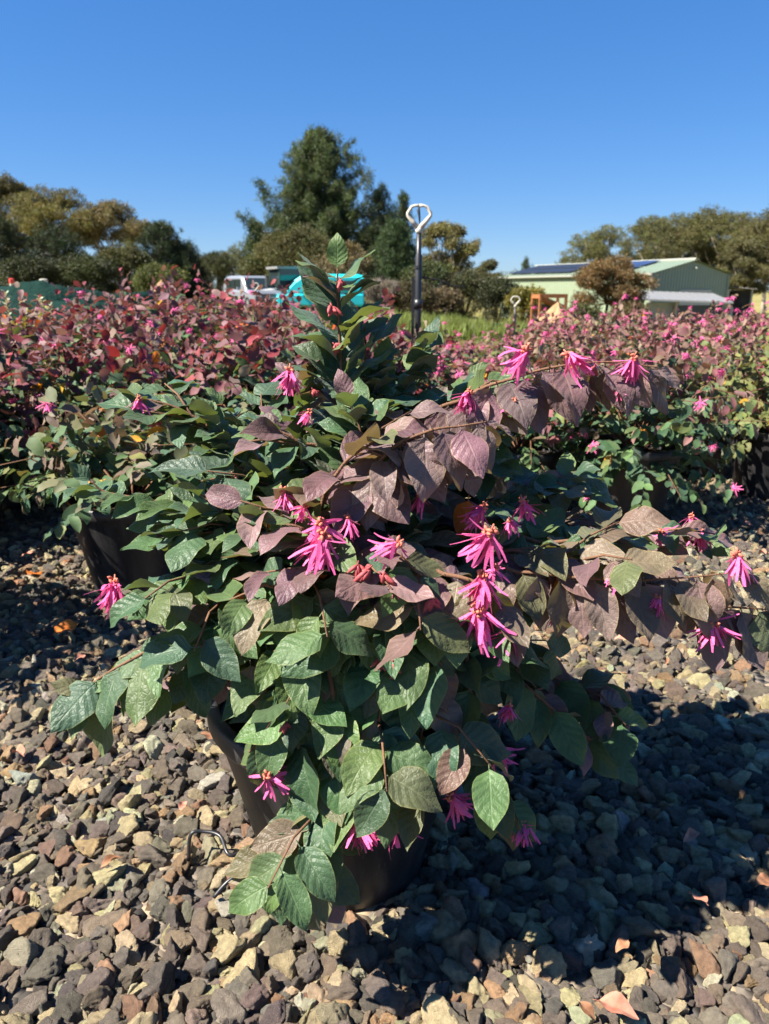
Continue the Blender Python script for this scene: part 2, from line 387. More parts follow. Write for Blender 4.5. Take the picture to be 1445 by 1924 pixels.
FLOWER_FAR = [flower_mesh('row_flower', M_petal, n, s, sp) for n, s, sp in ((30, 11, 1.3), (24, 12, 1.6), (28, 13, 1.5))]
CALYX = [calyx_mesh('calyx', M_calyx, s) for s in range(3)]
BUD = [bud_mesh('bud', M_bud, s) for s in range(3)]

PAL = {'G': ((.046, .098, .042), (.072, .132, .052), (.052, .105, .060), (.085, .135, .045)),
       'P': ((.175, .095, .105), (.215, .125, .135), (.140, .075, .085), (.195, .125, .118)),
       'M': ((.120, .112, .058), (.140, .095, .070), (.095, .110, .050), (.160, .120, .085)),
       'O': ((.72, .20, .03), (.75, .36, .03), (.60, .14, .02)),
       'R': ((.165, .050, .062), (.185, .080, .095), (.120, .038, .048), (.170, .095, .100), (.230, .030, .042)),
       'D': ((.215, .085, .090), (.200, .105, .095), (.165, .060, .068), (.165, .105, .070)),
       'Y': ((.130, .145, .045), (.160, .150, .050), (.100, .130, .045))}
def pick(cls, r=rng):
    p = PAL[cls]; c = np.array(p[r.integers(len(p))]); return c*r.uniform(0.8, 1.25)*(1 + r.normal(0, .05, 3))

# ------------------------------------------------------------------ the ground
def build_ground():
    xs = np.concatenate([np.linspace(-1500, -90, 14), np.linspace(-80, -12, 30), np.linspace(-11, 11, 23), np.linspace(12, 80, 30), np.linspace(90, 1500, 14)])
    ys = np.concatenate([np.linspace(-200, -5, 8), np.linspace(-4, 14, 19), np.linspace(15, 90, 60), np.linspace(100, 2500, 16)])
    V = [(x, y, float(tz(x, y))) for y in ys for x in xs]; n = len(xs)
    F = [(j*n+i, j*n+i+1, (j+1)*n+i+1, (j+1)*n+i) for j in range(len(ys)-1) for i in range(n-1)]
    o = link('ground', mesh('ground', V, F, M_ground, True)); o['kind'] = 'structure'
    V = []; ys = np.linspace(-4, 9.4, 30); xs = np.linspace(-8, 8, 20)
    V = [(x + 0.15*math.sin(3*y), y + 0.12*math.sin(2.2*x), 0.006) for y in ys for x in xs]
    F = [(j*20+i, j*20+i+1, (j+1)*20+i+1, (j+1)*20+i) for j in range(29) for i in range(19)]
    g = link('gravel_bed', mesh('gravel_bed', V, F, M_bed)); g['kind'] = 'structure'
    return g
gravel_bed = build_ground()

def rock_mesh(name, seed, sub=4):
    import bmesh
    r = np.random.default_rng(seed); bm = bmesh.new(); bmesh.ops.create_icosphere(bm, subdivisions=sub, radius=1)
    D = unit(np.array([v.co[:] for v in bm.verts]))
    N = unit(r.normal(0, 1, (r.integers(7, 12), 3))); h = r.uniform(0.50, 0.95, len(N))
    dots = D @ N.T; rad = np.where(dots > 0.05, h/np.maximum(dots, 0.05), 9).min(1); rad = np.minimum(rad, 1.30)
    for k, (f, a) in enumerate(((3.1, .05), (7.3, .04), (15.0, .035), (29.0, .028))):
        q = r.uniform(0, 6, 3); ax = unit(r.normal(0, 1, (3, 3)))
        rad = rad*(1 + a*(np.sin(f*D @ ax[0] + q[0]) + np.sin(f*1.3*D @ ax[1] + q[1])*np.sin(f*.9*D @ ax[2] + q[2])))
    P = D*rad[:, None]*np.array((1, r.uniform(.72, 1.0), r.uniform(.55, .85)))
    for v, p in zip(bm.verts, P): v.co = p
    m = bpy.data.meshes.new(name); bm.to_mesh(m); bm.free(); m.materials.append(M_stone)
    m.polygons.foreach_set('use_smooth', [True]*len(m.polygons)); return m
ROCKS = [rock_mesh('stone', 100+i) for i in range(18)]
G_rock = scatter_group('scatter_stones', [srcobj('stone_source', m) for m in ROCKS])
STONE_COL = [((.130, .110, .090), .25), ((.165, .142, .115), .20), ((.092, .082, .073), .07), ((.185, .145, .108), .13), ((.47, .35, .21), .19), ((.36, .24, .14), .06), ((.50, .41, .28), .04), ((.22, .14, .09), .035), ((.36, .34, .29), .012)]
STONE_COL = [(tuple(min(.62, c*1.75*(1 if sum(cc) < .6 else .85)) for c in cc), p) for cc, p in STONE_COL]

MAIN = np.array((-0.075, 1.135))            # pot centre of the main shrub
POT2 = np.array((-0.86, 2.42))
POTS_R = [(MAIN, .155), (POT2, .155)]
def drop_stones(x0, x1, y0, y1, n, smin, smax, res=0.004, margin=0.04, seed=1):
    r = np.random.default_rng(seed)
    gx = int((x1-x0)/res)+1; gy = int((y1-y0)/res)+1; Hm = np.zeros((gy, gx), np.float32)
    out = []
    kern = {}
    for i in range(n):
        s = float(np.clip(r.lognormal(math.log((smin+smax)/2*0.88), .33), smin, smax))
        k = max(2, int(s*0.8/res))
        best = None
        for _ in range(5):
            x = r.uniform(x0+.02, x1-.02); y = r.uniform(y0+.02, y1-.02)
            h = Hm[int((y-y0)/res), int((x-x0)/res)]
            if best is None or h < best[0]: best = (h, x, y)
        h, x, y = best
        if any((x-p[0])**2 + (y-p[1])**2 < (q+s*.55)**2 for p, q in POTS_R): continue
        if abs(x) > (y*CP + CAMH*SP)*0.535 + margin: continue
        if h > 0.050: continue
        ci, cj = int((y-y0)/res), int((x-x0)/res)
        i0, i1, j0, j1 = max(0, ci-k), min(gy, ci+k+1), max(0, cj-k), min(gx, cj+k+1)
        if k not in kern:
            q = np.arange(-k, k+1); d2 = (q[:, None]**2 + q[None, :]**2)/(k*k); kern[k] = np.sqrt(np.clip(1-d2, 0, 1))
        K = kern[k][i0-ci+k:i1-ci+k, j0-cj+k:j1-cj+k]
        sub = Hm[i0:i1, j0:j1]
        rest = float((sub*(K > .4)).sum()/max(1, (K > .4).sum()))
        hh = s*0.62
        zc = rest*0.85 + hh*0.62
        np.maximum(sub, np.where(K > 0, zc + K*hh*0.9, 0), out=sub)
        out.append((x, y, zc, s))
    return np.array(out)
def build_stones():
    A = drop_stones(-1.0, 1.0, 0.60, 1.80, 6200, .0085, .0270, seed=1)
    B = drop_stones(-2.3, 2.3, 1.76, 3.9, 21000, .0090, .0250, res=.006, margin=.1, seed=2)
    P = np.concatenate([A, B]); n = len(P)
    cols = np.array([c for c, _ in STONE_COL]); pr = np.array([p for _, p in STONE_COL]); pr /= pr.sum()
    ci = rng.choice(len(cols), n, p=pr); col = cols[ci]*rng.uniform(.75, 1.25, (n, 1))*(1 + rng.normal(0, .04, (n, 3)))
    D = rng.normal(0, 1, (n, 3)); D[:, 2] *= .35; N = rng.normal(0, .55, (n, 3)); N[:, 2] += 1.0
    rot = frames(D, N); scl = P[:, 3:4]*rng.uniform(.85, 1.15, (n, 3)); idx = rng.integers(0, len(ROCKS), n)
    u = P[:, 0]/(P[:, 1]*CP + CAMH*SP)
    depth = P[:, 1]*CP + (CAMH-P[:, 2])*SP
    v = (P[:, 1]*SP - (CAMH-P[:, 2])*CP)/depth
    big = P[:, 3]/depth*(np.abs(u) < .52)*(v > -.70)*(P[:, 2] > .012)
    sel = np.zeros(n, bool); sel[np.argsort(-big)[:300]] = True
    for i in np.where(sel)[0]:
        o = link('stone', ROCKS[idx[i]], gravel_bed, P[i, :3], rot[i], scl[i]); o.color = (*np.clip(col[i], 0, 1), 1)
    q = ~sel
    scatter('gravel', P[q, :3], rot[q], scl[q], idx[q], col[q], G_rock, gravel_bed)
build_stones()

# ------------------------------------------------------------------ pots
def pot_parts(root, rt=.215, rb=.150, h=.345, soil=True):
    m = MB(); t = .006
    pr = [(0, 0.0), (rb-.012, 0.0), (rb, .010), (rb+.001, .03), (rb+(rt-rb)*.5, h*.5), (rt-.002, h-.045), (rt-.001, h-.040)]
    inner = [(rt-t, h-.040), (rb+(rt-rb)*.5-t, h*.5), (rb-t, .012), (0, .012)]
    pot = m.lathe(pr + inner, 48).build('pot', M_pot, root, True)
    MB().lathe([(rt-.001, h-.042), (rt+.009, h-.040), (rt+.012, h-.034), (rt+.012, h-.004), (rt+.008, h), (rt-.004, h), (rt-.008, h-.004), (rt-.008, h-.042), (rt-.001, h-.042)], 48).build('pot_rim', M_pot, pot, True)
    if soil:
        r_ = random.Random(3); V = [(0, 0, h-.045)]; F = []; n = 24
        for k in (1, 2, 3):
            for j in range(n):
                a = 2*math.pi*j/n; V.append((math.cos(a)*(rt-.012)*k/3, math.sin(a)*(rt-.012)*k/3, h-.055 + r_.uniform(-.008, .008)))
        F += [(0, 1+j, 1+(j+1) % n) for j in range(n)]
        for k in range(2): F += [(1+k*n+j, 1+(k+1)*n+j, 1+(k+1)*n+(j+1) % n, 1+k*n+(j+1) % n) for j in range(n)]
        link('soil', mesh('soil', V, F, M_soil, True), root)
    return pot

# ------------------------------------------------------------------ main shrub
def catmull(P, n=14):
    P = [np.asarray(p, float) for p in P]; P = [2*P[0]-P[1]] + P + [2*P[-1]-P[-2]]; out = []
    for i in range(1, len(P)-2):
        for k in range(n):
            t = k/n; a, b, c, d = P[i-1:i+3]
            out.append(.5*((2*b) + (c-a)*t + (2*a-5*b+4*c-d)*t*t + (3*b-a-3*c+d)*t**3))
    out.append(P[-2]); return np.array(out)
UP = np.array((0, 0, 1.)); CAMP = np.array((0, 0, CAMH)); SUNV = np.array(sdir)
CEN = np.array((-.04, 1.16, .50))
class Leaves:
    def __init__(s): s.P = []; s.D = []; s.N = []; s.L = []; s.C = []; s.I = []
    def add(s, p, d, n, L, c, idx=None):
        s.P.append(p); s.D.append(d); s.N.append(n); s.L.append(L); s.C.append(c); s.I.append(int(rng.integers(0, len(LEAF))) if idx is None else idx)
    def arr(s): return tuple(np.array(x) for x in (s.P, s.D, s.N, s.L, s.C, s.I))
def leaf_on(LV, p, T, sidev, style, cls, L):
    out = unit(p - CEN); rn = rng.normal(0, 1, 3); cdir = unit(CAMP - p)
    if style == 'U':   d = sidev*.85 + T*.55 + UP*.12 + rn*.14; n = UP*.9 + SUNV*.35 + cdir*.15 + rng.normal(0, .18, 3)
    elif style == 'D': d = -UP*.80 + T*.35 + sidev*.38 + rn*.16; n = out*.5 + cdir*.55 + UP*.45 + SUNV*.15 + rng.normal(0, .25, 3)
    elif style == 'H': d = -UP*.42 + sidev*.75 + T*.35 + rn*.2; n = cdir*.55 + UP*.55 + SUNV*.25 + out*.2 + rng.normal(0, .3, 3)
    else:              d = sidev*.75 + T*.55 - UP*.18 + out*.15 + rn*.22; n = UP*.75 + cdir*.28 + SUNV*.32 + rng.normal(0, .32, 3)
    LV.add(p, unit(d), n, L*1.08, pick(cls))
def cls_mix(spec):
    """spec like 'G' or 'GP3' = P with 30 %"""
    if len(spec) == 1: return spec
    return spec[1] if rng.random() < int(spec[2])/10 else spec[0]

# px,py,Y polylines: (points, style, colour mix, leaf length, start fraction, side twigs)
SOIL = np.array((MAIN[0], MAIN[1], .30))
BR = [
 ([(650, 860, 1.16), (642, 700, 1.17), (636, 590, 1.17), (634, 505, 1.165)], 'U', 'GP1', .090, .40, 0),
 ([(700, 850, 1.22), (770, 720, 1.24), (800, 648, 1.24)], 'U', 'G', .085, .5, 2),
 ([(650, 880, 1.20), (690, 780, 1.21), (715, 690, 1.21)], 'U', 'G', .085, .45, 2),
 ([(620, 900, 1.14), (560, 830, 1.12), (500, 800, 1.12)], 'G', 'GP2', .080, .4, 2),
 ([(680, 920, 1.10), (680, 820, 1.07), (655, 750, 1.07)], 'U', 'GP2', .080, .5, 2),
 ([(700, 930, 1.32), (780, 800, 1.36), (880, 710, 1.38)], 'G', 'GM2', .078, .4, 3),
 ([(820, 930, 1.3), (920, 820, 1.32), (1000, 760, 1.32)], 'G', 'GM2', .078, .4, 3),
 ([(560, 940, 1.3), (470, 820, 1.34), (420, 760, 1.34)], 'G', 'G', .078, .4, 3),
 ([(560, 880, 1.22), (570, 760, 1.22), (590, 690, 1.22)], 'U', 'GP2', .075, .6, 2),
 ([(760, 850, 1.14), (880, 745, 1.10), (960, 712, 1.08), (1040, 690, 1.07), (1140, 680, 1.06), (1235, 690, 1.06)], 'D', 'P', .084, .60, 1),
 ([(760, 860, 1.2), (870, 760, 1.2), (960, 720, 1.18)], 'G', 'G', .080, .6, 2),
 ([(640, 1000, 1.05), (720, 860, .99), (800, 812, .98), (870, 800, .98), (915, 792, .985)], 'D', 'P', .084, .5, 2),
 ([(600, 1000, 1.04), (640, 880, 1.0), (720, 820, .99)], 'G', 'PM3', .084, .55, 1),
 ([(500, 960, 1.18), (420, 830, 1.2), (340, 770, 1.2), (255, 745, 1.2)], 'G', 'GM1', .080, .45, 3),
 ([(500, 950, 1.16), (440, 850, 1.16), (400, 790, 1.16)], 'U', 'G', .078, .55, 2),
 ([(520, 1010, 1.12), (380, 965, 1.12), (280, 940, 1.12), (200, 925, 1.12), (172, 905, 1.12)], 'G', 'G', .078, .35, 2),
 ([(520, 1020, 1.10), (400, 1000, 1.08), (300, 1010, 1.08)], 'G', 'G', .080, .4, 3),
 ([(520, 1060, 1.06), (400, 1060, 1.03), (330, 1100, 1.02), (255, 1118, 1.02)], 'G', 'GM2', .074, .35, 2),
 ([(500, 1110, 1.04), (390, 1150, 1.00), (290, 1215, .99), (210, 1260, .985), (150, 1300, .985)], 'H', 'GM1', .092, .45, 1),
 ([(520, 1090, 1.03), (440, 1150, .99), (380, 1230, .98), (345, 1262, .975)], 'H', 'GM1', .084, .4, 0),
 ([(620, 1130, 1.0), (590, 1230, .93), (565, 1330, .915), (560, 1430, .905), (575, 1480, .90)], 'H', 'GM1', .088, .25, 1),
 ([(640, 1130, 1.0), (620, 1260, .91), (650, 1420, .885), (615, 1510, .875), (555, 1580, .87), (500, 1645, .862)], 'H', 'GM2', .088, .25, 1),
 ([(660, 1300, .93), (610, 1450, .885), (595, 1560, .87), (580, 1680, .862)], 'H', 'GM3', .084, .35, 1),
 ([(700, 1130, 1.0), (720, 1280, .905), (700, 1420, .88), (700, 1500, .87)], 'H', 'GM2', .086, .25, 1),
 ([(760, 1130, 1.0), (800, 1280, .91), (790, 1400, .89), (810, 1440, .885)], 'H', 'GM2', .086, .25, 1),
 ([(840, 1150, 1.02), (880, 1280, .95), (895, 1400, .93), (930, 1480, .92), (960, 1510, .92)], 'H', 'GM2', .078, .3, 0),
 ([(880, 1150, 1.05), (960, 1260, 1.02), (1060, 1350, 1.01), (1160, 1430, 1.01)], 'H', 'GP4', .084, .3, 3),
 ([(880, 1180, 1.10), (1000, 1250, 1.1), (1100, 1300, 1.1), (1150, 1330, 1.1)], 'H', 'PG5', .080, .35, 3),
 ([(860, 1080, 1.04), (980, 1075, .985), (1080, 1085, .975), (1180, 1090, .97), (1290, 1085, .97), (1385, 1075, .97)], 'D', 'PM5', .086, .35, 1),
 ([(900, 1060, 1.06), (1020, 1050, 1.03), (1130, 1060, 1.02), (1250, 1075, 1.02)], 'G', 'MP4', .080, .35, 2),
 ([(1180, 1100, .99), (1280, 1130, .985), (1370, 1140, .98), (1440, 1145, .98)], 'D', 'PM3', .084, .45, 0),
 ([(860, 980, 1.2), (1020, 985, 1.22), (1150, 1000, 1.22), (1220, 1000, 1.22), (1320, 1000, 1.22)], 'G', 'PG5', .078, .35, 3),
 ([(880, 1030, 1.1), (1030, 1020, 1.08), (1130, 1010, 1.08), (1180, 1020, 1.08)], 'G', 'G', .084, .35, 2),
 ([(820, 980, 1.25), (920, 940, 1.28), (1030, 905, 1.3), (1080, 890, 1.3)], 'G', 'GM2', .076, .35, 4),
 ([(700, 1000, 1.2), (800, 930, 1.22), (900, 880, 1.25)], 'G', 'GP2', .078, .3, 4),
 ([(560, 980, 1.14), (480, 900, 1.12), (440, 870, 1.12)], 'G', 'G', .080, .3, 3),
 ([(640, 1080, 1.02), (600, 1020, .96), (560, 990, .95), (520, 985, .95)], 'G', 'PG4', .080, .4, 1),
 ([(660, 1080, 1.0), (640, 1040, .95), (600, 1060, .93), (500, 1075, .93)], 'G', 'PG3', .080, .5, 1),
 ([(700, 1080, .98), (740, 1040, .94), (790, 1080, .91)], 'H', 'GM3', .084, .4, 2),
 ([(760, 1090, .98), (840, 1080, .93), (920, 1110, .91), (960, 1180, .905)], 'H', 'PM5', .082, .35, 2),
 ([(740, 1120, .98), (800, 1150, .92), (870, 1160, .90)], 'H', 'GM2', .084, .35, 2),
 ([(620, 1110, .98), (560, 1120, .93), (490, 1150, .92)], 'H', 'GM1', .086, .35, 2),
 ([(680, 1110, .98), (680, 1170, .91), (660, 1230, .89)], 'H', 'G', .088, .3, 2),
 ([(600, 1160, 1.0), (540, 1210, .95), (480, 1250, .945), (470, 1290, .94)], 'H', 'GM1', .082, .3, 0),
 ([(600, 1200, 1.0), (560, 1260, .96), (520, 1330, .93)], 'H', 'GM1', .084, .3, 1),
 ([(640, 1180, 1.0), (640, 1260, .93), (620, 1340, .905), (610, 1400, .90)], 'H', 'G', .086, .3, 1),
 ([(720, 1200, .95), (760, 1240, .89), (780, 1300, .88)], 'H', 'GM2', .090, .3, 1),
 ([(590, 1180, .97), (545, 1240, .925), (520, 1300, .91)], 'H', 'GM1', .088, .3, 0),
]
def build_main():
    root = empty('potted_shrub', (0, 0, 0), 0, 'large spreading shrub of green and purple leaves in black pot standing alone on gravel', 'potted shrub')
    g = empty('tmp', (0, 0, 0)); bpy.data.objects.remove(g)
    pot = pot_parts(root); pot.location = (MAIN[0], MAIN[1], 0.004)
    for o in list(root.children):
        if o.name.startswith('soil'): o.location = (MAIN[0], MAIN[1], 0.004)
    LV = Leaves()
    for bi, (pts, style, cls, L, s0, tw) in enumerate(BR):
        P3 = [at(*p) for p in pts]; base = SOIL + np.array((rng.uniform(-.05, .05), rng.uniform(-.05, .05), 0))
        if len(pts) == 4 and pts[0][0] == 1180: curve = catmull(P3)
        else: curve = catmull([base] + P3)
        n = len(curve); rad = np.linspace(.0050, .0013, n)*(.72 if style == 'D' else 1)
        MB().tube(curve, rad, 6).build('branch', M_stem, root, True)
        seg = np.linalg.norm(np.diff(curve, axis=0), axis=1); cum = np.concatenate([[0], np.cumsum(seg)]); tot = cum[-1]
        s = tot*s0; side = 1 if rng.random() < .5 else -1
        def sample(q):
            i = min(n-2, int(np.searchsorted(cum, q))-1 if q > 0 else 0); i = max(i, 0)
            f = (q-cum[i])/max(seg[i], 1e-6); return curve[i]*(1-f)+curve[i+1]*f, unit(curve[min(i+1, n-1)]-curve[i])
        while s < tot:
            p, T = sample(s); sv = np.cross(T, UP)
            if np.linalg.norm(sv) < .25: sv = np.array((1., 0, 0)) if rng.random() < .7 else np.array((.5, -.8, 0))
            if style == 'U': sv = np.array((math.cos(s*57), math.sin(s*57)*.8, 0)) if False else sv
            sv = unit(sv)*side; fr = (s/tot - s0)/(1-s0)
            leaf_on(LV, p, T, sv, style, cls_mix(cls), L*rng.uniform(.78, 1.12)*(1 - .25*max(0, fr-.8)/.2))
            if style == 'U': leaf_on(LV, p + T*.004, T, unit(-sv + np.array((0, rng.uniform(-.7, .4), 0))), style, cls_mix(cls), L*rng.uniform(.75, 1.08)*(1 - .3*max(0, fr-.8)/.2))
            side = -side; s += L*rng.uniform(.15, .27)*(.68 if style == 'D' else 1)
        p, T = sample(tot*.999)
        LV.add(p, unit(T + (-UP*.6 if style in 'DH' else 0)), UP + rng.normal(0, .3, 3) + unit(CAMP-p)*.5, L*.6, pick(cls_mix(cls)))
        for k in range(tw + (1 if style in 'UG' else 0)):
            q = tot*rng.uniform(max(.45, s0), .9); p, T = sample(q); sv = unit(np.cross(T, UP) + rng.normal(0, .3, 3))*(1 if k % 2 else -1)
            d = unit(sv*.7 + T*.5 + unit(p-CEN)*.3 + rng.normal(0, .25, 3) + UP*(.15 if style in 'UG' else -.2)); d = unit(d*np.array((1, 1, .5))); ln = rng.uniform(.07, .14)
            tc = [p, p + d*ln*.5 + UP*.008, p + d*ln - UP*(.0 if style in 'UG' else .02)]
            MB().tube(tc, [.0024, .0018, .0011], 5).build('twig', M_stem, root, True)
            for j in range(6):
                f = (j+.6)/6; pp = tc[0]*(1-f)+tc[2]*f; sv2 = unit(np.cross(d, UP)+1e-4)*(1 if j % 2 else -1)
                leaf_on(LV, pp, d, sv2, style, cls_mix(cls), L*rng.uniform(.72, 1.02))
    # inner shoots fill the middle of the crown
    for k in range(75):
        a = rng.uniform(0, 6.28); e = rng.uniform(-.15, 1.25); rr = rng.uniform(.20, .36)
        end = np.array((CEN[0]-.02 + math.cos(a)*math.cos(e)*rr*1.05, CEN[1]+.03 + math.sin(a)*math.cos(e)*rr*.85, .44 + math.sin(e)*rr*.80))
        base = SOIL + rng.normal(0, .03, 3)*np.array((1, 1, 0)); c = catmull([base, (base+end)/2 + np.array((0, 0, .06)), end], 5)
        MB().tube(c, np.linspace(.004, .0013, len(c)), 5).build('branch', M_stem, root, True)
        T = unit(c[-1]-c[-4])
        for j in range(11):
            f = .35 + .65*j/10; i = min(len(c)-2, int(f*(len(c)-1))); p = c[i]+(c[i+1]-c[i])*(f*(len(c)-1)-i)
            sv = unit(np.cross(T, UP)+1e-4)*(1 if j % 2 else -1)
            leaf_on(LV, p, T, sv, 'H' if e < .2 and math.sin(a) < 0 else 'G', cls_mix('GP1'), rng.uniform(.06, .084))
    # orange ageing leaves
    for px, py, Y in ((655, 1390, .90), (705, 1258, .92), (880, 970, 1.12), (660, 798, 1.25), (440, 1140, 1.0), (1055, 1105, 1.0), (560, 1275, .95), (480, 880, 1.2), (520, 960, 1.05), (190, 870, 2.2), (560, 1310, .94), (590, 1030, .98)):
        if Y > 2: continue
        p = at(px, py-35, Y); LV.add(p, unit(np.array((rng.uniform(-.3, .3), -.2, -1))), unit(CAMP-p)+UP*.3+SUNV*.4, .075, pick('O'), 4)
    # large single leaves on the outer shoots: base and tip
    for x0, y0, x1, y1, Y, cls in ((165, 1300, 95, 1280, .985, 'M'), (205, 1315, 185, 1425, .975, 'G'), (245, 1270, 225, 1345, .98, 'G'), (285, 1235, 200, 1265, .985, 'G'), (325, 1240, 245, 1285, .98, 'G'), (320, 1290, 265, 1365, .975, 'G'), (350, 1270, 390, 1350, .97, 'G'), (330, 1200, 260, 1215, .99, 'G'), (215, 1275, 170, 1300, .985, 'G'),
            (490, 1200, 440, 1245, .95, 'G'), (500, 1215, 520, 1290, .93, 'G'), (470, 1245, 480, 1330, .925, 'M'), (555, 1330, 450, 1395, .905, 'G'), (540, 1260, 560, 1360, .915, 'G'), (545, 1325, 595, 1405, .90, 'G'), (530, 1225, 480, 1295, .93, 'G'), (575, 1245, 610, 1330, .92, 'G'), (520, 1290, 500, 1370, .91, 'G'),
            (520, 1605, 418, 1640, .862, 'M'), (525, 1600, 430, 1655, .86, 'M'), (535, 1600, 580, 1690, .86, 'G'), (515, 1640, 525, 1740, .858, 'G'), (570, 1530, 490, 1560, .87, 'G'), (575, 1500, 520, 1600, .868, 'G'), (590, 1660, 645, 1735, .858, 'P'), (585, 1670, 590, 1765, .857, 'M'), (650, 1500, 600, 1555, .868, 'P'), (500, 1650, 480, 1695, .857, 'P'),
            (640, 1420, 560, 1470, .885, 'G'), (660, 1440, 740, 1480, .88, 'G'), (700, 1390, 765, 1370, .885, 'G'), (920, 1490, 920, 1580, .915, 'G'), (960, 1510, 960, 1600, .915, 'M')):
        p = at(x0, y0, Y); e = at(x1, y1, Y - .012); LV.add(p, unit(e - p), unit(CAMP-p)*.6 + UP*.45 + SUNV*.35 + rng.normal(0, .16, 3), float(np.linalg.norm(e-p))*1.04, pick(cls))
    P, D, N, L, CO, I = LV.arr(); n = len(P)
    rot = frames(D, N); X = unit(D); Z = unit(N - X*np.sum(N*X, 1, keepdims=True)); Yv = np.cross(Z, X)
    # the 300 leaves that show most become objects of their own
    V = []; F = []
    for i in range(n):
        b = len(V); V += [P[i], P[i]+X[i]*L[i]*.5+Yv[i]*L[i]*.26, P[i]+X[i]*L[i]*.95, P[i]+X[i]*L[i]*.5-Yv[i]*L[i]*.26]; F.append((b, b+1, b+2, b+3))
    bv = BVHTree.FromPolygons([tuple(v) for v in V], F)
    sc = np.zeros(n)
    for i in range(n):
        vis = 0
        for fx, fy in ((.5, 0), (.25, .1), (.75, .08), (.5, .17), (.5, -.17), (.3, -.12)):
            q = P[i]+X[i]*L[i]*fx+Yv[i]*L[i]*fy; d = q-CAMP; ln = np.linalg.norm(d)
            h = bv.ray_cast(tuple(CAMP), tuple(d/ln), 10)
            if h[0] is not None and h[2] == i: vis += 1
        dd = np.linalg.norm(P[i]-CAMP); sc[i] = vis*(L[i]/dd)**2*(.15+abs(Z[i] @ unit(CAMP-P[i])))
    sel = np.zeros(n, bool); sel[np.argsort(-sc)[:300]] = True
    scl = np.stack([L, L*rng.uniform(.9, 1.1, n), L], 1)
    for i in np.where(sel)[0]:
        o = link('leaf', LEAF[I[i]], root, P[i], rot[i], scl[i]); o.color = (*np.clip(CO[i], 0, 1), 1)
    q = ~sel; scatter('foliage', P[q], rot[q], scl[q], I[q], CO[q], G_leaf, root)
    print('main leaves', n)
    FL = [(545, 718, 1.14, 1.0), (580, 787, 1.12, .6), (215, 1120, .99, 1.2), (380, 1225, .965, 1.15), (440, 920, 1.08, 1.0), (535, 943, 1.0, .9), (603, 1000, .925, 1.0), (605, 1035, .91, 1.3), (655, 990, .95, .7), (745, 1040, .90, 1.0),
          (905, 970, 1.0, .9), (985, 962, 1.02, .95), (960, 990, 1.0, .6), (918, 1028, .89, 1.3), (908, 1108, .885, 1.15), (930, 1080, .93, .7), (900, 1175, .875, 1.45), (955, 1212, .885, 1.35), (1045, 1165, 1.0, .7), (1160, 1098, .94, .6), (1235, 1140, .94, .7), (1385, 1068, .955, 1.1), (1340, 1192, .95, 1.1),
          (1245, 1015, 1.18, .8), (1315, 1015, 1.18, .95), (1300, 985, 1.2, .7), (985, 680, 1.04, 1.1), (1072, 690, 1.03, 1.1), (1190, 690, 1.04, .8), (965, 765, 1.05, .6), (262, 768, 1.16, .8), (505, 1475, .87, 1.0), (672, 1562, .845, 1.2), (738, 1568, .845, 1.2), (850, 1515, .87, .9), (935, 1430, .90, 1.0), (955, 1340, .95, .7), (985, 1562, .905, .8),
          (740, 1110, .89, .5), (570, 965, .95, .6), (790, 945, 1.0, .7), (145, 1335, .965, .5), (880, 755, 1.07, .8), (1165, 740, 1.05, .5)]
    for i, (px, py, Y, s) in enumerate(FL):
        p = at(px, py-16*s, Y); s_ = .046*s**.8
        f = link('flower', FLOWER[i % len(FLOWER) if s > .75 else 3 + 2*(i % 2)], root, p, (rng.normal(0, .3)-.25, rng.normal(0, .3), rng.uniform(0, 6.28)), s_)
        link('calyx', CALYX[i % 3], f, (0, 0, .06), (0, 0, i), .8)
    BD = [(690, 1085, .885, 1.2), (720, 1095, .885, 1.1), (672, 1075, .89, .9), (740, 1262, .87, 1.1), (755, 1225, .87, .9), (718, 1250, .88, .9), (810, 1140, .88, 1.0), (600, 1180, .93, .8), (535, 1370, .88, .8), (625, 590, 1.15, 1.0), (640, 540, 1.155, .9), (355, 1195, .975, .9), (290, 800, 1.17, .9), (590, 745, 1.14, .8), (1115, 700, 1.04, .8), (630, 660, 1.15, .8), (170, 1325, .97, .6), (480, 1690, .85, .7)]
    for i, (px, py, Y, s) in enumerate(BD):
        link('bud', BUD[i % 3], root, at(px, py-12*s, Y), (rng.normal(0, .35)-.2, rng.normal(0, .35), rng.uniform(0, 6.28)), .029*s)
build_main()

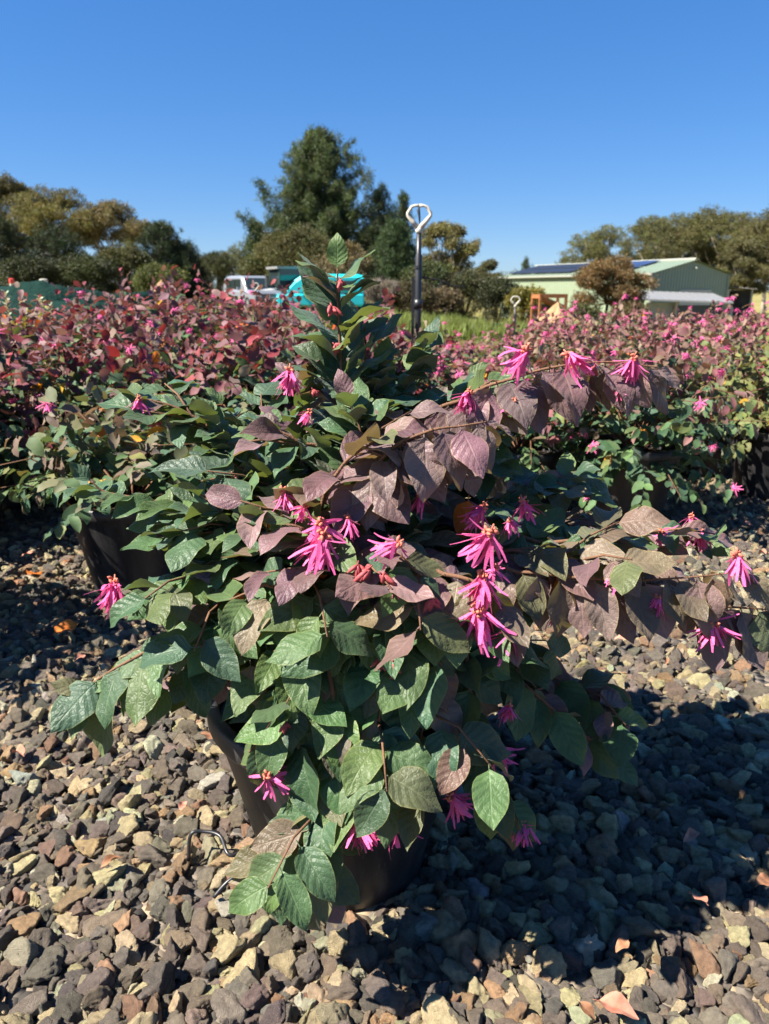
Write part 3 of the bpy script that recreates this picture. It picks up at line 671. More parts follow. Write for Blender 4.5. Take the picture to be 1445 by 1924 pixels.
# ------------------------------------------------------------------ the rows of potted shrubs behind
def row_points(R_, top, n_sh, per, cls_top, cls_low, seed, L=.066, spiky=.25, hang=.62):
    r = np.random.default_rng(seed); P = []; D = []; N = []; Ls = []; Cs = []; tips = []; stems = MB()
    c0 = np.array((0, 0, .30))
    for k in range(n_sh):
        a = r.uniform(0, 6.28); e = math.asin(r.uniform(-.32, 1.0)); q = r.choice((.66, .8, .92, 1.0, 1.12))*r.uniform(.94, 1.06)
        end = np.array((math.cos(a)*math.cos(e)*R_*q, math.sin(a)*math.cos(e)*R_*q, .42 + math.sin(e)*((top-.42)*q if e > 0 else hang)))
        if e > .55 and r.random() < spiky: end[2] += r.uniform(.03, .18)
        mid = (c0+end)/2 + np.array((0, 0, .10 if e < .6 else .02)) + r.normal(0, .03, 3)
        if k % 3 == 0: stems.tube([c0, mid, end], [.005, .003, .0012], 3, False)
        ts = np.linspace(.42, 1.0, per); side = 1
        for t in ts:
            p = (1-t)**2*c0 + 2*t*(1-t)*mid + t*t*end; T = unit(2*(1-t)*(mid-c0) + 2*t*(end-mid)); sv = np.cross(T, UP)
            az = r.uniform(0, 6.28) if np.linalg.norm(sv) < .35 else None
            sv = np.array((math.cos(az), math.sin(az), 0)) if az is not None else unit(sv)*side
            side = -side; droop = .45 if e < .4 else .1
            ow = unit(p*np.array((1, 1, 0))+1e-5)
            P.append(p)
            if t > .72 and k % 5 < 3: D.append(sv*.45 + T*.25 - UP*r.uniform(.35, 1.1) + r.normal(0, .22, 3)); N.append(ow*.7 + UP*.45 + SUNV*.25 + r.normal(0, .35, 3))
            else: D.append(sv*.75 + T*.6 - UP*(droop*r.uniform(.3, 1.6)) + r.normal(0, .25, 3)); N.append(UP*.7 + SUNV*.3 + ow*.4 + r.normal(0, .45, 3))
            Ls.append(L*r.uniform(.7, 1.15)*(1 if t < .9 else .8))
            hgt = (p[2]-.3)/(top-.3)*.7 + t*.42 + r.normal(0, .17)
            Cs.append(pick(cls_top if hgt > .74 else ('Y' if hgt > .62 and r.random() < .35 else cls_low), r) if r.random() > .008 else pick('O', r))
        tips.append((end, e))
    return tuple(np.array(x) for x in (P, D, N, Ls, Cs)) + (tips, stems)
def make_row_proto(seed, R_, top, n_sh, per, ct, cl, L, nflow, n_ind, spiky=.25, hang=.62):
    P, D, N, Ls, Cs, tips, stems = row_points(R_, top, n_sh, per, ct, cl, seed, L, spiky, hang)
    rot = frames(D, N); r = np.random.default_rng(seed); idx = r.integers(0, len(LEAF_FAR), len(P)); scl = np.repeat(Ls[:, None], 3, 1)
    score = P[:, 2]*.6 - P[:, 1] + .4*np.hypot(P[:, 0], P[:, 1])
    sel = np.zeros(len(P), bool)
    if n_ind: sel[np.argsort(-score)[:n_ind]] = True
    q = ~sel
    pm = points_mesh('foliage', P[q], rot[q], scl[q], idx[q], Cs[q])
    sm_ = mesh('stems', stems.v, stems.f, M_stem, True)
    fl = []
    for i in r.permutation(len(tips))[:nflow]:
        e = tips[i][0]; fl.append((e + np.array((0, 0, .0)) + r.normal(0, .012, 3), (r.normal(0, .5), r.normal(0, .5), r.uniform(0, 6.28)), r.uniform(.030, .048), int(r.integers(0, 3))))
    ind = [(P[i], rot[i], scl[i], int(idx[i]), Cs[i]) for i in np.where(sel)[0]]
    return pm, sm_, fl, ind
POT_ME = None
def place_row(proto, x, y, rz, label, group, sz=1.0, szz=1.0, with_leaves=True, with_pot=True):
    global POT_ME
    pm, sm_, fl, ind = proto
    root = empty('potted_shrub', (x, y, 0.012 if y < 9 else float(tz(x, y))), rz, label, 'potted shrub', group); root.scale = (sz, sz, szz)
    if with_pot:
        if POT_ME is None:
            pot = pot_parts(root, rt=.205); so_ = [c for c in root.children if c.name.startswith('soil')][0]
            POT_ME = (pot.data, pot.children[0].data, so_.data)
        else:
            p = link('pot', POT_ME[0], root); link('pot_rim', POT_ME[1], p); link('soil', POT_ME[2], root)
    scatter('foliage', *([None]*5), G_leaf_far, root, m=pm)
    link('stems', sm_, root)
    if with_leaves:
        for P, r_, s, i, c in ind:
            o = link('leaf', LEAF_FAR[i], root, P, r_, s); o.color = (*np.clip(c, 0, 1), 1)
    for P, r_, s, i in fl: link('flower', FLOWER_FAR[i], root, P, r_, s)
    return root
protoL = [make_row_proto(200+i, .46, .86, 100, 13, 'R', 'G', .084, 12, 40, .3) for i in range(3)]
protoT = [make_row_proto(220+i, .46, 1.02, 92, 13, 'R', 'G', .086, 12, 30, .4) for i in range(3)]
protoR = [make_row_proto(240+i, .45, .84, 116, 13, 'D', 'G', .060, 30, 40, .5, .75) for i in range(3)]
protoY = [make_row_proto(260, .46, .80, 92, 13, 'Y', 'Y', .058, 8, 30, .3)]
protoH = make_row_proto(290, .50, .80, 135, 13, 'D', 'G', .068, 22, 60, .3, 1.05)
protoB = make_row_proto(280, .44, .74, 84, 13, 'M', 'G', .078, 5, 50, .1, .3)
def build_rows():
    gl = 'red tipped potted shrubs in the rows'; gr = 'pink flowered potted shrubs in the rows'
    place_row(protoB, POT2[0], POT2[1], .4, 'lower green shrub whose black pot side shows behind the large shrub', None, 1.0, .95)
    place_row(protoL[2], -1.68, 1.86, 1.0, 'shrub standing alone on the gravel beside the large shrub, shading the second pot', None, 1.05, 1.0)
    place_row(protoL[1], -1.78, 2.95, 2.0, 'shrub at the row end beside the shadowed gravel, foliage down to the ground', None, 1.0, .9)
    place_row(protoH, 1.10, 3.22, .7, 'pink flowered green shrub whose foliage hangs to the open gravel, hiding its pot', None, 1.0, 1.0)
    place_row(protoY[0], 1.93, 3.62, 1.2, 'yellow green leaved shrub beside the pink flowered rows', None, 1.0, .98)
    ROWN = ['the row next to the open gravel'] + ['the %s row behind the open gravel' % q for q in ('second', 'third', 'fourth', 'fifth', 'sixth')] + ['the last row before the paddock']
    k = 0
    for ri, Y in enumerate((3.45, 4.1, 4.75, 5.4, 6.1, 6.9, 7.7)):
        hw = (Y*CP + .3)*.53 + .55
        xs = np.arange(-hw, hw, .63) + (0.2 if ri % 2 else -.05)
        for x in xs:
            x = float(x + rng.uniform(-.07, .07)); y = float(Y + rng.uniform(-.08, .08)); k += 1
            u = x/(y*CP + .25)
            if ri == 0 and (x > 1.55 or -.25 < x < .0 or .72 < x < 1.5): continue
            if (x+2.32)**2 + (y-4.45)**2 < .22: continue
            if u < .02:
                tall = ri >= 2 and u < -.03
                if Y > 6.5 and u > -.06: continue
                pr = (protoT if tall else protoL)[k % 3]
                sz_ = 1.0 if ri < 2 else (.80 if u < -.40 else (.88 if u < -.34 else (.90 if u > -.21 else 1.0)))
                place_row(pr, x, y, rng.uniform(0, 6.28), 'shrub with dark red leaf tips in %s' % ROWN[ri], gl + ', ' + ROWN[ri], rng.uniform(.95, 1.08), sz_*rng.uniform(.93, 1.03), ri < 3, ri < 2)
            else:
                if Y > 6.5 and u < .16: continue
                h = .78 if u < .17 else (.93 if u > .25 else .86)
                place_row(protoR[k % 3], x, y, rng.uniform(0, 6.28), 'shrub with dusty pink tips and flowers in %s' % ROWN[ri], gr + ', ' + ROWN[ri], rng.uniform(.95, 1.08), h*rng.uniform(.93, 1.06), ri < 3, ri < 2)
build_rows()

# ------------------------------------------------------------------ trees
def tuft_mesh(name, kind, seed, n=26):
    r = np.random.default_rng(seed); b = MB()
    for i in range(n):
        if kind == 'needle':
            d = unit(r.normal(0, 1, 3) + np.array((0, 0, .8))); p = r.normal(0, .28, 3); L, w_ = r.uniform(.5, .9), .045
        elif kind == 'gum':
            d = unit(r.normal(0, 1, 3) + np.array((0, 0, -.5))); p = unit(r.normal(0, 1, 3))*r.uniform(.2, .9)*np.array((1, 1, .7)); L, w_ = r.uniform(.3, .5), .07
        else:
            d = unit(r.normal(0, 1, 3)); p = unit(r.normal(0, 1, 3))*r.uniform(.2, .9); L, w_ = r.uniform(.22, .40), .09
        s = unit(np.cross(d, r.normal(0, 1, 3)))*w_
        b.add([p, p + d*L*.5 + s, p + d*L, p + d*L*.5 - s], [(0, 1, 2, 3)])
    return mesh(name, b.v, b.f, M_tuft)
TUFT = {k: scatter_group('scatter_'+k, [srcobj(k+'_tuft_source', tuft_mesh(k+'_tuft', k, 300+i, nn)) for i in range(4)]) for k, nn in (('gum', 30), ('needle', 34), ('bush', 34))}
class Crown:
    def __init__(s): s.P = []; s.S = []; s.C = []
    def blob(s, c, rx, rz, n, size, col, r, low=.45):
        d = unit(r.normal(0, 1, (n, 3))); d[:, 2] = np.where(d[:, 2] < 0, d[:, 2]*low, d[:, 2])
        q = r.uniform(.35, 1.05, (n, 1))**.6
        P = np.asarray(c) + d*q*np.array((rx, rx, rz)); s.P.append(P); s.S.append(size*r.uniform(.6, 1.3, n))
        s.C.append(np.asarray(col)*r.uniform(.65, 1.35, (n, 1))*(1 + r.normal(0, .06, (n, 3))))
    def line(s, a, b, n, size, col, r, jit=.2, t0=.3):
        t = r.uniform(t0, 1.02, (n, 1)); P = np.asarray(a)*(1-t) + np.asarray(b)*t + r.normal(0, jit, (n, 3))
        s.P.append(P); s.S.append(size*r.uniform(.6, 1.25, n)); s.C.append(np.asarray(col)*r.uniform(.6, 1.35, (n, 1))*(1 + r.normal(0, .06, (n, 3))))
    def build(s, group, root, r):
        P = np.concatenate(s.P); n = len(P); rot = r.uniform(-.6, .6, (n, 3)); rot[:, 2] = r.uniform(0, 6.28, n)
        return scatter('crown', P, rot, np.concatenate(s.S), r.integers(0, 4, n), np.concatenate(s.C), group, root)
def spot(px, Y, top):
    x = at(px, HZ, Y)[0]; z0 = float(tz(x, Y)); h = at(px, top, Y)[2] - z0; ppm = FPX/(Y*CP)
    return x, z0, h, ppm
def gum(px, Y, top, hw, label, col, seed, nclu=16, n=70, trunk=M_bark_pale, low=.45, group=None, name='gum_tree', size=.42, rs=.85):
    r = np.random.default_rng(seed); x, z0, h, ppm = spot(px, Y, top); W = hw/ppm
    root = empty(name, (x, Y, z0), 0, label, 'tree', group); cr = Crown()
    lean = r.uniform(-.06, .06)*h
    fork = np.array((lean*.5, 0, h*r.uniform(.28, .38)))
    MB().tube([(0, 0, -.2), (lean*.2, 0, h*.15), fork], [.028*h, .020*h, .017*h], 7).build('trunk', trunk, root, True)
    for k in range(nclu):
        a = 2.4*k + r.uniform(-.4, .4); q = math.sqrt((k+.5)/nclu); rr = W*.80*q
        zt = h*(low + (1-low)*math.sqrt(max(0, 1-(q*.92)**2))*r.uniform(.78, 1.0)) - .25*h*.3
        if k % 3 == 2: zt = h*r.uniform(low*.95, low+.3*(1-low))
        c = np.array((lean + math.cos(a)*rr, math.sin(a)*rr*.8, min(zt, h*.93)))
        md = fork*.45 + c*.55 + np.array((0, 0, -.06*h)) + r.normal(0, .02*h, 3)
        MB().tube([fork, md, c], [.011*h, .007*h, .003*h], 5).build('limb', trunk, root, True)
        rx = W*r.uniform(.32, .46)*rs; cr.blob(c, rx, rx*r.uniform(.55, .78), int(n*1.7*r.uniform(.8, 1.2)), size, np.asarray(col)*r.uniform(.8, 1.2), r, .6)
        cr.blob(md, rx*.5, rx*.4, int(n*.15), size*.8, np.asarray(col)*.8, r)
    cr.build(TUFT['gum'], root, r); return root
def bush(px, Y, top, hw, label, col, seed, n=500, kind='bush', group=None, size=.35, name='bush', flat=1.0):
    r = np.random.default_rng(seed); x, z0, h, ppm = spot(px, Y, top); W = hw/ppm
    root = empty(name, (x, Y, z0), 0, label, 'bush', group); cr = Crown()
    for k in range(5):
        a = r.uniform(0, 6.28); MB().tube([(0, 0, -.1), (math.cos(a)*W*.25, math.sin(a)*W*.25, h*.35), (math.cos(a)*W*.5, math.sin(a)*W*.5, h*.7)], [.02*h, .014*h, .006*h], 5).build('stem', M_bark, root, True)
    m = 11
    for k in range(m):
        a = 2.4*k; q = math.sqrt((k+.5)/m)*.75; rx = W*r.uniform(.30, .45)
        zz = h*(.28 + .50*math.sqrt(max(0, 1-q*q))*r.uniform(.7, 1.05)); 
        cr.blob((math.cos(a)*W*q, math.sin(a)*W*q*.8, zz), rx, min(rx*.8, h*.25), n//m, size, np.asarray(col)*r.uniform(.75, 1.25), r, .9)
    cr.blob((0, 0, h*.3), W*.8, h*.3, n//4, size, np.asarray(col)*.85, r, .9)
    cr.build(TUFT[kind], root, r); return root
def conifer(px, Y, top, hw, label, col, seed, nb=70, per=16, group=None, sweep=.25, size=.36, name='conifer', base=.06, jit=.2, power=.75, irregular=.25):
    r = np.random.default_rng(seed); x, z0, h, ppm = spot(px, Y, top); W = hw/ppm
    root = empty(name, (x, Y, z0), 0, label, 'tree', group); cr = Crown()
    MB().tube([(0, 0, -.2), (.01*h, 0, h*.4), (0, 0, h*.97)], [.026*h, .016*h, .004*h], 7).build('trunk', M_bark, root, True)
    for k in range(nb):
        f = (k+.5)/nb; z = h*(base + (.97-base)*f); a = 2.399*k + r.uniform(-.4, .4)
        L = W*(1-f)**power*r.uniform(1-irregular, 1+irregular*.4) + .04*W
        a0 = np.array((0, 0, z - .12*L)); b0 = np.array((math.cos(a)*L, math.sin(a)*L, z + sweep*L + r.normal(0, .05*L)))
        if k % 2 == 0: MB().tube([a0, b0*.9 + a0*.1], [.05, .015], 4).build('limb', M_bark, root, True)
        cr.line(a0, b0, int(per*(.5 + .8*(1-f))), size, np.asarray(col)*r.uniform(.7, 1.25), r, jit)
        t = b0 + np.array((0, 0, .25)); cr.line(b0, t, 3, size*.8, np.asarray(col)*1.15, r, jit*.5)
    cr.line((0, 0, h*.9), (0, 0, h*.985), 8, size*.7, col, r, .07)
    cr.build(TUFT['needle'], root, r); return root

BR_G = (.140, .125, .045); OL_G = (.115, .115, .042); GR_G = (.095, .115, .045)
DK_C = (.030, .046, .020); PINE = (.060, .088, .034)
def build_trees():
    # left stand
    gum(35, 78, 324, 75, 'tall dark gum tree with dense brown green crown, tallest of the left stand', (.085, .075, .030), 1, 18, 90)
    gum(125, 72, 348, 84, 'gum tree with tan green crown beside the tall dark gum', BR_G, 2, 16, 70, low=.55)
    gum(228, 74, 370, 82, 'gum tree with open tan crown and pale bare trunks showing', (.150, .122, .050), 3, 17, 60, low=.58)
    gum(298, 76, 402, 34, 'small round headed gum at the end of the tan gums', BR_G, 4, 9, 60, low=.6)
    conifer(12, 52, 400, 52, 'dark hanging evergreen above the green shade cloth', (.040, .052, .022), 5, 70, 14, None, -.35, jit=.25, power=.35)
    conifer(112, 54, 432, 95, 'broad dark cypress with spreading branches in front of the gums', DK_C, 6, 80, 15, None, .02, jit=.26, power=.45)
    conifer(310, 54, 420, 72, 'dark cypress with ragged tiered branches below the small gum', DK_C, 7, 80, 15, None, .05, jit=.24, power=.5)
    conifer(352, 58, 462, 42, 'low black green cypress at the end of the stand', (.022, .032, .016), 8, 60, 15, None, .05, jit=.24, power=.4)
    bush(238, 50, 446, 52, 'olive green bushy tree among the dark cypresses', (.085, .085, .030), 9, 620)
    bush(170, 48, 470, 60, 'dark undergrowth bush under the cypress trees', (.045, .055, .022), 10, 600)
    bush(60, 47, 478, 60, 'dark undergrowth bush behind the green shade cloth', (.042, .050, .022), 11, 600)
    bush(300, 46, 492, 50, 'yellow green low bush beneath the ragged cypress', (.085, .10, .030), 12, 500)
    bush(408, 66, 462, 40, 'grey green fine twigged tree right of the black cypress', (.070, .080, .040), 13, 520, 'needle')
    bush(450, 84, 446, 70, 'distant rounded olive tree behind the parked vehicles', (.095, .10, .038), 14, 700)
    # middle
    conifer(605, 62, 248, 150, 'tall broad pine tree, highest tree of all', (.072, .098, .038), 20, 125, 44, None, .42, size=.44, base=.12, jit=.26, power=.72, irregular=.5, name='pine_tree')
    conifer(712, 60, 352, 52, 'dark pointed conifer beside the tall pine', DK_C, 21, 70, 18, None, .2, jit=.25, power=.5)
    conifer(757, 64, 362, 30, 'narrow young pine left of the sprinkler pole', (.050, .075, .030), 22, 60, 12, None, .4, jit=.2, power=.7)
    conifer(487, 60, 420, 32, 'small dark green pine left of the tall pine', (.045, .068, .028), 23, 50, 12, None, .4, jit=.2)
    bush(560, 54, 408, 82, 'large olive shrub in front of the tall pine', (.100, .098, .038), 24, 900)
    bush(650, 50, 446, 56, 'brownish wattle shrub in front of the tall pine', (.135, .105, .052), 25, 600)
    bush(600, 47, 480, 60, 'brown flecked shrub behind the turquoise van', (.120, .098, .050), 26, 560)
    bush(500, 56, 462, 58, 'green shrub behind the silver car', (.080, .085, .034), 27, 560)
    conifer(742, 52, 420, 56, 'bright green young pine behind the pole', (.048, .078, .030), 28, 70, 16, None, .3, jit=.26, power=.5)
    bush(800, 50, 462, 46, 'mid green leafy shrub right behind the sprinkler pole', (.062, .078, .028), 29, 520)
    bush(715, 44, 512, 36, 'bare grey twiggy bush at the paddock edge', (.20, .17, .15), 30, 260, 'needle', size=.28)
    bush(650, 46, 508, 50, 'low dark scrub behind the twiggy bush', (.060, .062, .030), 31, 460)
    bush(775, 44, 520, 45, 'low brown green scrub at the paddock edge by the pole', (.085, .075, .038), 32, 420)
    gum(842, 58, 400, 66, 'slender gum tree with yellow green crown and forked pale trunk by the pole', (.150, .135, .048), 33, 20, 26, low=.5, rs=.62)
    bush(872, 50, 500, 48, 'dark green scrub under the slender gum', (.060, .065, .028), 34, 460)
    bush(830, 46, 535, 40, 'low tan scrub under the slender gum', (.130, .100, .060), 35, 360)
    gum(921, 78, 478, 26, 'small distant gum between scrub and shed', (.090, .090, .040), 36, 9, 40, low=.5)
    conifer(986, 95, 486, 17, 'tiny distant pine above the shed roof', (.055, .075, .035), 37, 40, 8, None, .3, jit=.2)
    bush(935, 46, 510, 38, 'dark rounded bush at the shed corner', (.040, .048, .020), 38, 460)
    bush(990, 43, 527, 36, 'yellow green bush against the pale shed wall', (.165, .150, .030), 39, 420)
    bush(960, 90, 498, 50, 'distant low tree line behind the shed roof', (.085, .090, .042), 40, 420)
    # right stand
    gum(1118, 88, 425, 80, 'lower green gum at the left end of the stand behind the shed', (.110, .110, .040), 50, 14, 75, low=.4)
    gum(1235, 84, 390, 105, 'rounded dense gum behind the shed roof ridge', (.100, .100, .038), 51, 18, 90, low=.35)
    gum(1345, 82, 380, 118, 'broadest tall gum behind the shed gable', (.110, .108, .040), 52, 20, 95, low=.35)
    gum(1440, 78, 394, 95, 'gum with pale limbs behind the shed annex', (.112, .105, .040), 53, 17, 85, low=.35)
    gum(1290, 92, 405, 100, 'dense gum filling the gap behind the shed ridge', (.095, .095, .038), 58, 16, 80, low=.25)
    gum(1395, 74, 440, 55, 'shorter gum with leaning pale trunk beside the annex', (.105, .100, .042), 54, 12, 60, low=.3)
    gum(1140, 46, 466, 74, 'brown leaved wispy tree growing in front of the shed', (.150, .098, .042), 55, 16, 52, low=.35, trunk=M_bark, name='wispy_tree', size=.34)
    bush(1185, 44, 560, 34, 'small brown shrub at the foot of the wispy tree', (.110, .085, .042), 56, 300)
    bush(1098, 42, 566, 34, 'small green shrub beside the dirt mound', (.070, .078, .030), 57, 260)
    g = 'far trees closing the horizon'
    for i, (px, Y, top, hw) in enumerate(((-60, 110, 430, 90), (200, 120, 470, 110), (380, 120, 478, 80), (870, 130, 512, 70), (1040, 125, 500, 60), (1500, 110, 420, 90))):
        bush(px, Y, top, hw, 'far rounded tree closing the horizon behind nearer trees', (.075, .082, .040), 70+i, 620, group=g, size=.6, name='far_tree')
build_trees()

# ------------------------------------------------------------------ paddock grass
def blade_tuft(seed):
    r = np.random.default_rng(seed); b = MB()
    for i in range(22):
        a = r.uniform(0, 6.28); L = r.uniform(.5, 1.0); p = np.array((r.normal(0, .18), r.normal(0, .18), 0)); ln = r.uniform(.1, .55); s = np.array((-math.sin(a), math.cos(a), 0))*.016
        q = p + np.array((math.cos(a)*ln*.35, math.sin(a)*ln*.35, L*.6)); e = p + np.array((math.cos(a)*ln, math.sin(a)*ln, L))
        b.add([p-s, p+s, q+s, q-s, e], [(0, 1, 2, 3), (3, 2, 4)])
    return mesh('grass_tuft', b.v, b.f, M_grass)
def build_grass():
    G = scatter_group('scatter_grass', [srcobj('grass_source', blade_tuft(400+i)) for i in range(4)])
    r = np.random.default_rng(9); P = []; S_ = []; Cc = []
    for i in range(15000):
        y = 12 + 38*r.random()**1.3; x = r.uniform(-.42, .52)*y
        k = math.sin(x*.9 + 1.3*math.sin(y*.5)) + math.sin(y*.7 + x*.3)
        tall = k > .9 and x > -1 and y > 18
        P.append((x, y, float(tz(x, y)) - .01)); S_.append(r.uniform(.35, .75) if tall else r.uniform(.10, .26))
        Cc.append(np.array((.150, .190, .045) if tall else ((.17, .18, .06) if r.random() < .55 else (.27, .22, .10)))*r.uniform(.7, 1.25))
    n = len(P); rot = np.zeros((n, 3)); rot[:, 2] = r.uniform(0, 6.28, n)
    o = scatter('grass', P, rot, np.array(S_), r.integers(0, 4, n), np.array(Cc), G)
    tag(o, 'green and dry grass growing over the paddock behind the rows', 'grass')
build_grass()

# ------------------------------------------------------------------ shed
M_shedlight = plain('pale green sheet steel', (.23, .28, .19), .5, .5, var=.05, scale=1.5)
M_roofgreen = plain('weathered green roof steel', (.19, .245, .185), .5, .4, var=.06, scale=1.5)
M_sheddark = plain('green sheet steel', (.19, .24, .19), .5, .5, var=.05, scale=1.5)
M_trim = plain('cream steel trim', (.30, .31, .26), .5, .5, var=.04)
M_greysteel = plain('zinc grey steel', (.24, .24, .235), .4, .5, .2, var=.06, scale=2)
M_navy = plain('dark blue sheet steel', (.045, .055, .085), .5, .5, var=.1)
M_panel = plain('solar panel glass', (.018, .020, .026), .4, .6, var=.2, scale=3)
M_panelblue = plain('blue solar panel glass', (.03, .05, .12), .3, .6, var=.2, scale=3)
M_door = plain('roller door', (.36, .37, .34), .5, .4, var=.05)
M_concrete = plain('concrete', (.42, .38, .32), .9, .2, var=.15, scale=3, bump=.2)
M_wood = plain('old timber', (.22, .15, .09), .85, .2, var=.3, scale=4)
M_dark = plain('mottled dark grey', (.10, .10, .10), .8, .3, var=.4, scale=2)  # dark grey with random mottling, for carport walls, bumpers and plates
def ribbed(a, b, up, pitch=.30, depth=.035, out=None):
    """ribbed sheet from a to b, rising along up (vector or per-end top heights)"""
    a, b = np.asarray(a, float), np.asarray(b, float); L = np.linalg.norm(b-a); n = max(2, int(L/pitch)); m = MB(); V = []
    ts = []
    for i in range(n):
        for f, o in ((0, 0), (.55, 0), (.66, 1), (.89, 1)): ts.append(((i+f)/n, o))
    ts.append((1.0, 0))
    for t, o in ts:
        p = a*(1-t)+b*t + np.asarray(out)*depth*o; V += [p, p + np.asarray(up(t) if callable(up) else up)]
    m.add(V, [(2*i, 2*i+2, 2*i+3, 2*i+1) for i in range(len(ts)-1)]); return m
def build_shed():
    cx, cy = at(1222, HZ, 57)[0], 57.0; z0 = float(tz(cx, cy)) - .05
    aL = np.array((-.46, .888, 0)); aL = unit(aL); bG = np.array((aL[1], -aL[0], 0)); LEN, WID = 18.5, 8.2
    eh = at(1222, 513, 57)[2] - z0; ah = at(1294, 490, 59)[2] - z0
    root = empty('steel_shed', (cx, cy, z0), 0, 'long pale green steel shed with dark gable end and solar panels on its roof', 'shed')
    O = np.zeros(3); E = np.array((0, 0, eh)); mid = bG*WID/2; A = np.array((0, 0, ah))
    ribbed(O, aL*LEN, E, out=-bG).build('side_wall', M_shedlight, root)
    ribbed(O + bG*WID, bG*WID + aL*LEN, E, out=bG).build('side_wall', M_shedlight, root)
    gh = lambda t: np.array((0, 0, eh + (ah-eh)*(1-abs(2*t-1))))
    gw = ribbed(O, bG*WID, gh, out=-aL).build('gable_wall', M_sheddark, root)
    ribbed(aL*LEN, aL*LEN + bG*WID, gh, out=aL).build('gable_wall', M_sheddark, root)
    ov = .25; sl_ = unit(A - E + mid*1.0)
    for s in (0, 1):
        e0 = (E if s == 0 else E + bG*WID) - (mid/np.linalg.norm(mid) if s == 0 else -mid/np.linalg.norm(mid))*ov + np.array((0, 0, -ov*(ah-eh)/(WID/2) + .05))
        r0 = A + mid + np.array((0, 0, .05))
        rf = ribbed(e0 - aL*ov, e0 + aL*(LEN+ov), r0 - e0, out=(0, 0, 1)).build('roof_sheet', M_roofgreen, root)
        MB().box((0, 0, 0), (LEN+2*ov, .14, .14)).build('gutter', M_trim, root, loc=e0 + aL*LEN/2 + np.array((0, 0, -.06)), rot=(0, 0, math.atan2(aL[1], aL[0])))
        if s == 0:
            u = unit(r0 - e0); nn = unit(np.cross(aL, u)); nn = nn if nn[2] > 0 else -nn; sl_len = np.linalg.norm(r0-e0)
            k = 0
            for i in range(14):
                for j in range(2):
                    st = 2.9 + i*1.08
                    if i in (4, 5): continue
                    c = e0 + aL*(st+.5) + u*(sl_len*(.16 + .42*j) + .75) + nn*.12
                    w_, h_ = aL*.5, u*(sl_len*.19)
                    m = MB().prism([c-w_-h_, c+w_-h_, c+w_+h_, c-w_+h_], nn*.04)
                    m.build('solar_panel', M_panelblue if i < 4 else M_panel, rf)
    MB().tube([A + mid - aL*.3 + np.array((0, 0, .1)), A + mid + aL*(LEN+.3) + np.array((0, 0, .1))], .11, 6).build('ridge_cap', M_trim, root)
    for p in (O - bG*.06 - aL*.06,): MB().box((0, 0, eh/2), (.16, .16, eh)).build('downpipe', M_trim, root, loc=p)
    MB().box((0, 0, eh/2), (.14, .14, eh)).build('corner_trim', M_sheddark, root, loc=bG*WID - aL*.05)
    MB().box((0, 0, 0), (3.4, .10, 2.75)).build('roller_door', M_door, gw, loc=bG*4.7 - aL*.06 + np.array((0, 0, 1.38)), rot=(0, 0, math.atan2(bG[1], bG[0])))
    lp = bG*4.1 - aL*.12 + np.array((0, 0, eh+.35))
    MB().tube([lp, lp - aL*.25 + np.array((0, 0, .08)), lp - aL*.35], .04, 5).build('wall_lamp', M_trim, root)
    # annex on the right: open carport
    ax = empty('carport', tuple(np.array((cx, cy, z0)) + bG*(WID+.15)), 0, 'open dark carport annex standing against the right side of the shed', 'carport')
    for d in (0.1, 2.9):
        for f in (0, 5): MB().box((0, 0, 1.4), (.13, .13, 2.8)).build('post', M_concrete, ax, loc=bG*d + aL*f)
    ribbed(bG*-.05 - aL*.3 + np.array((0, 0, 2.98)), bG*3.2 - aL*.3 + np.array((0, 0, 2.80)), aL*5.6, out=(0, 0, 1)).build('roof_sheet', M_greysteel, ax)
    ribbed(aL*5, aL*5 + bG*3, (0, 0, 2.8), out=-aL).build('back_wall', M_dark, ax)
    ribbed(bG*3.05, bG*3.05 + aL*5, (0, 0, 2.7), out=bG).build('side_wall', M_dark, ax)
    tk = empty('water_tank', tuple(np.array((cx, cy, z0)) + bG*(WID+.95) + aL*.7), 0, 'pale square storage tank standing inside the dark carport', 'tank')
    MB().box((0, 0, .85), (.95, .95, 1.2)).build('tank_body', M_door, tk); MB().box((0, 0, .12), (1.1, 1.1, .22)).build('pallet', M_wood, tk); MB().box((0, 0, 1.49), (.3, .3, .08)).build('lid', M_offwhite, tk)
    # skillion lean-to in front of the gable
    lt = at(1352, 590, 50); lx0 = at(1192, HZ, 50)[0]; 
    zr = at(1270, 560, 50)[2]; gz = float(tz(lt[0]-2, 50)) - .05
    sk = empty('open_store', (lx0 + .5, 50, gz), 0, 'low store with flat pale grey roof and dark blue end in front of the gable', 'shed')
    wdt = at(1358, HZ, 50)[0] - lx0 - .3; hh = zr - gz
    mm = MB().prism([(-1.1, -.4, hh-.10), (wdt+.15, -1.0, hh-.34), (wdt+.15, -1.0, hh-.24), (-1.1, -.4, hh)], (0.55, 4.6, .52)); mm.build('roof', M_greysteel, sk)
    for k in range(16):
        t = k/15; p = np.array((-1.05, -.4, hh+.02))*(1-t) + np.array((wdt+.1, -1.0, hh-.22))*t
        MB().tube([p, p + np.array((.55, 4.6, .52))], .02, 3, False).build('roof_rib', M_greysteel, sk)
    xa = wdt*.42
    MB().box((xa/2+.35, .3, (hh-.3)/2), (xa-.2, .08, hh-.3)).build('front_panel', M_door, sk)
    MB().box((xa + (wdt-xa)/2, .1, (hh-.45)/2), (wdt-xa-.16, .08, hh-.45)).build('blue_wall', M_navy, sk)
    MB().box((xa, -.1, (hh-.2)/2), (.16, .16, hh-.2)).build('post', M_concrete, sk)
    MB().box((.1, -.1, (hh-.1)/2), (.12, .12, hh-.1)).build('post', M_trim, sk)
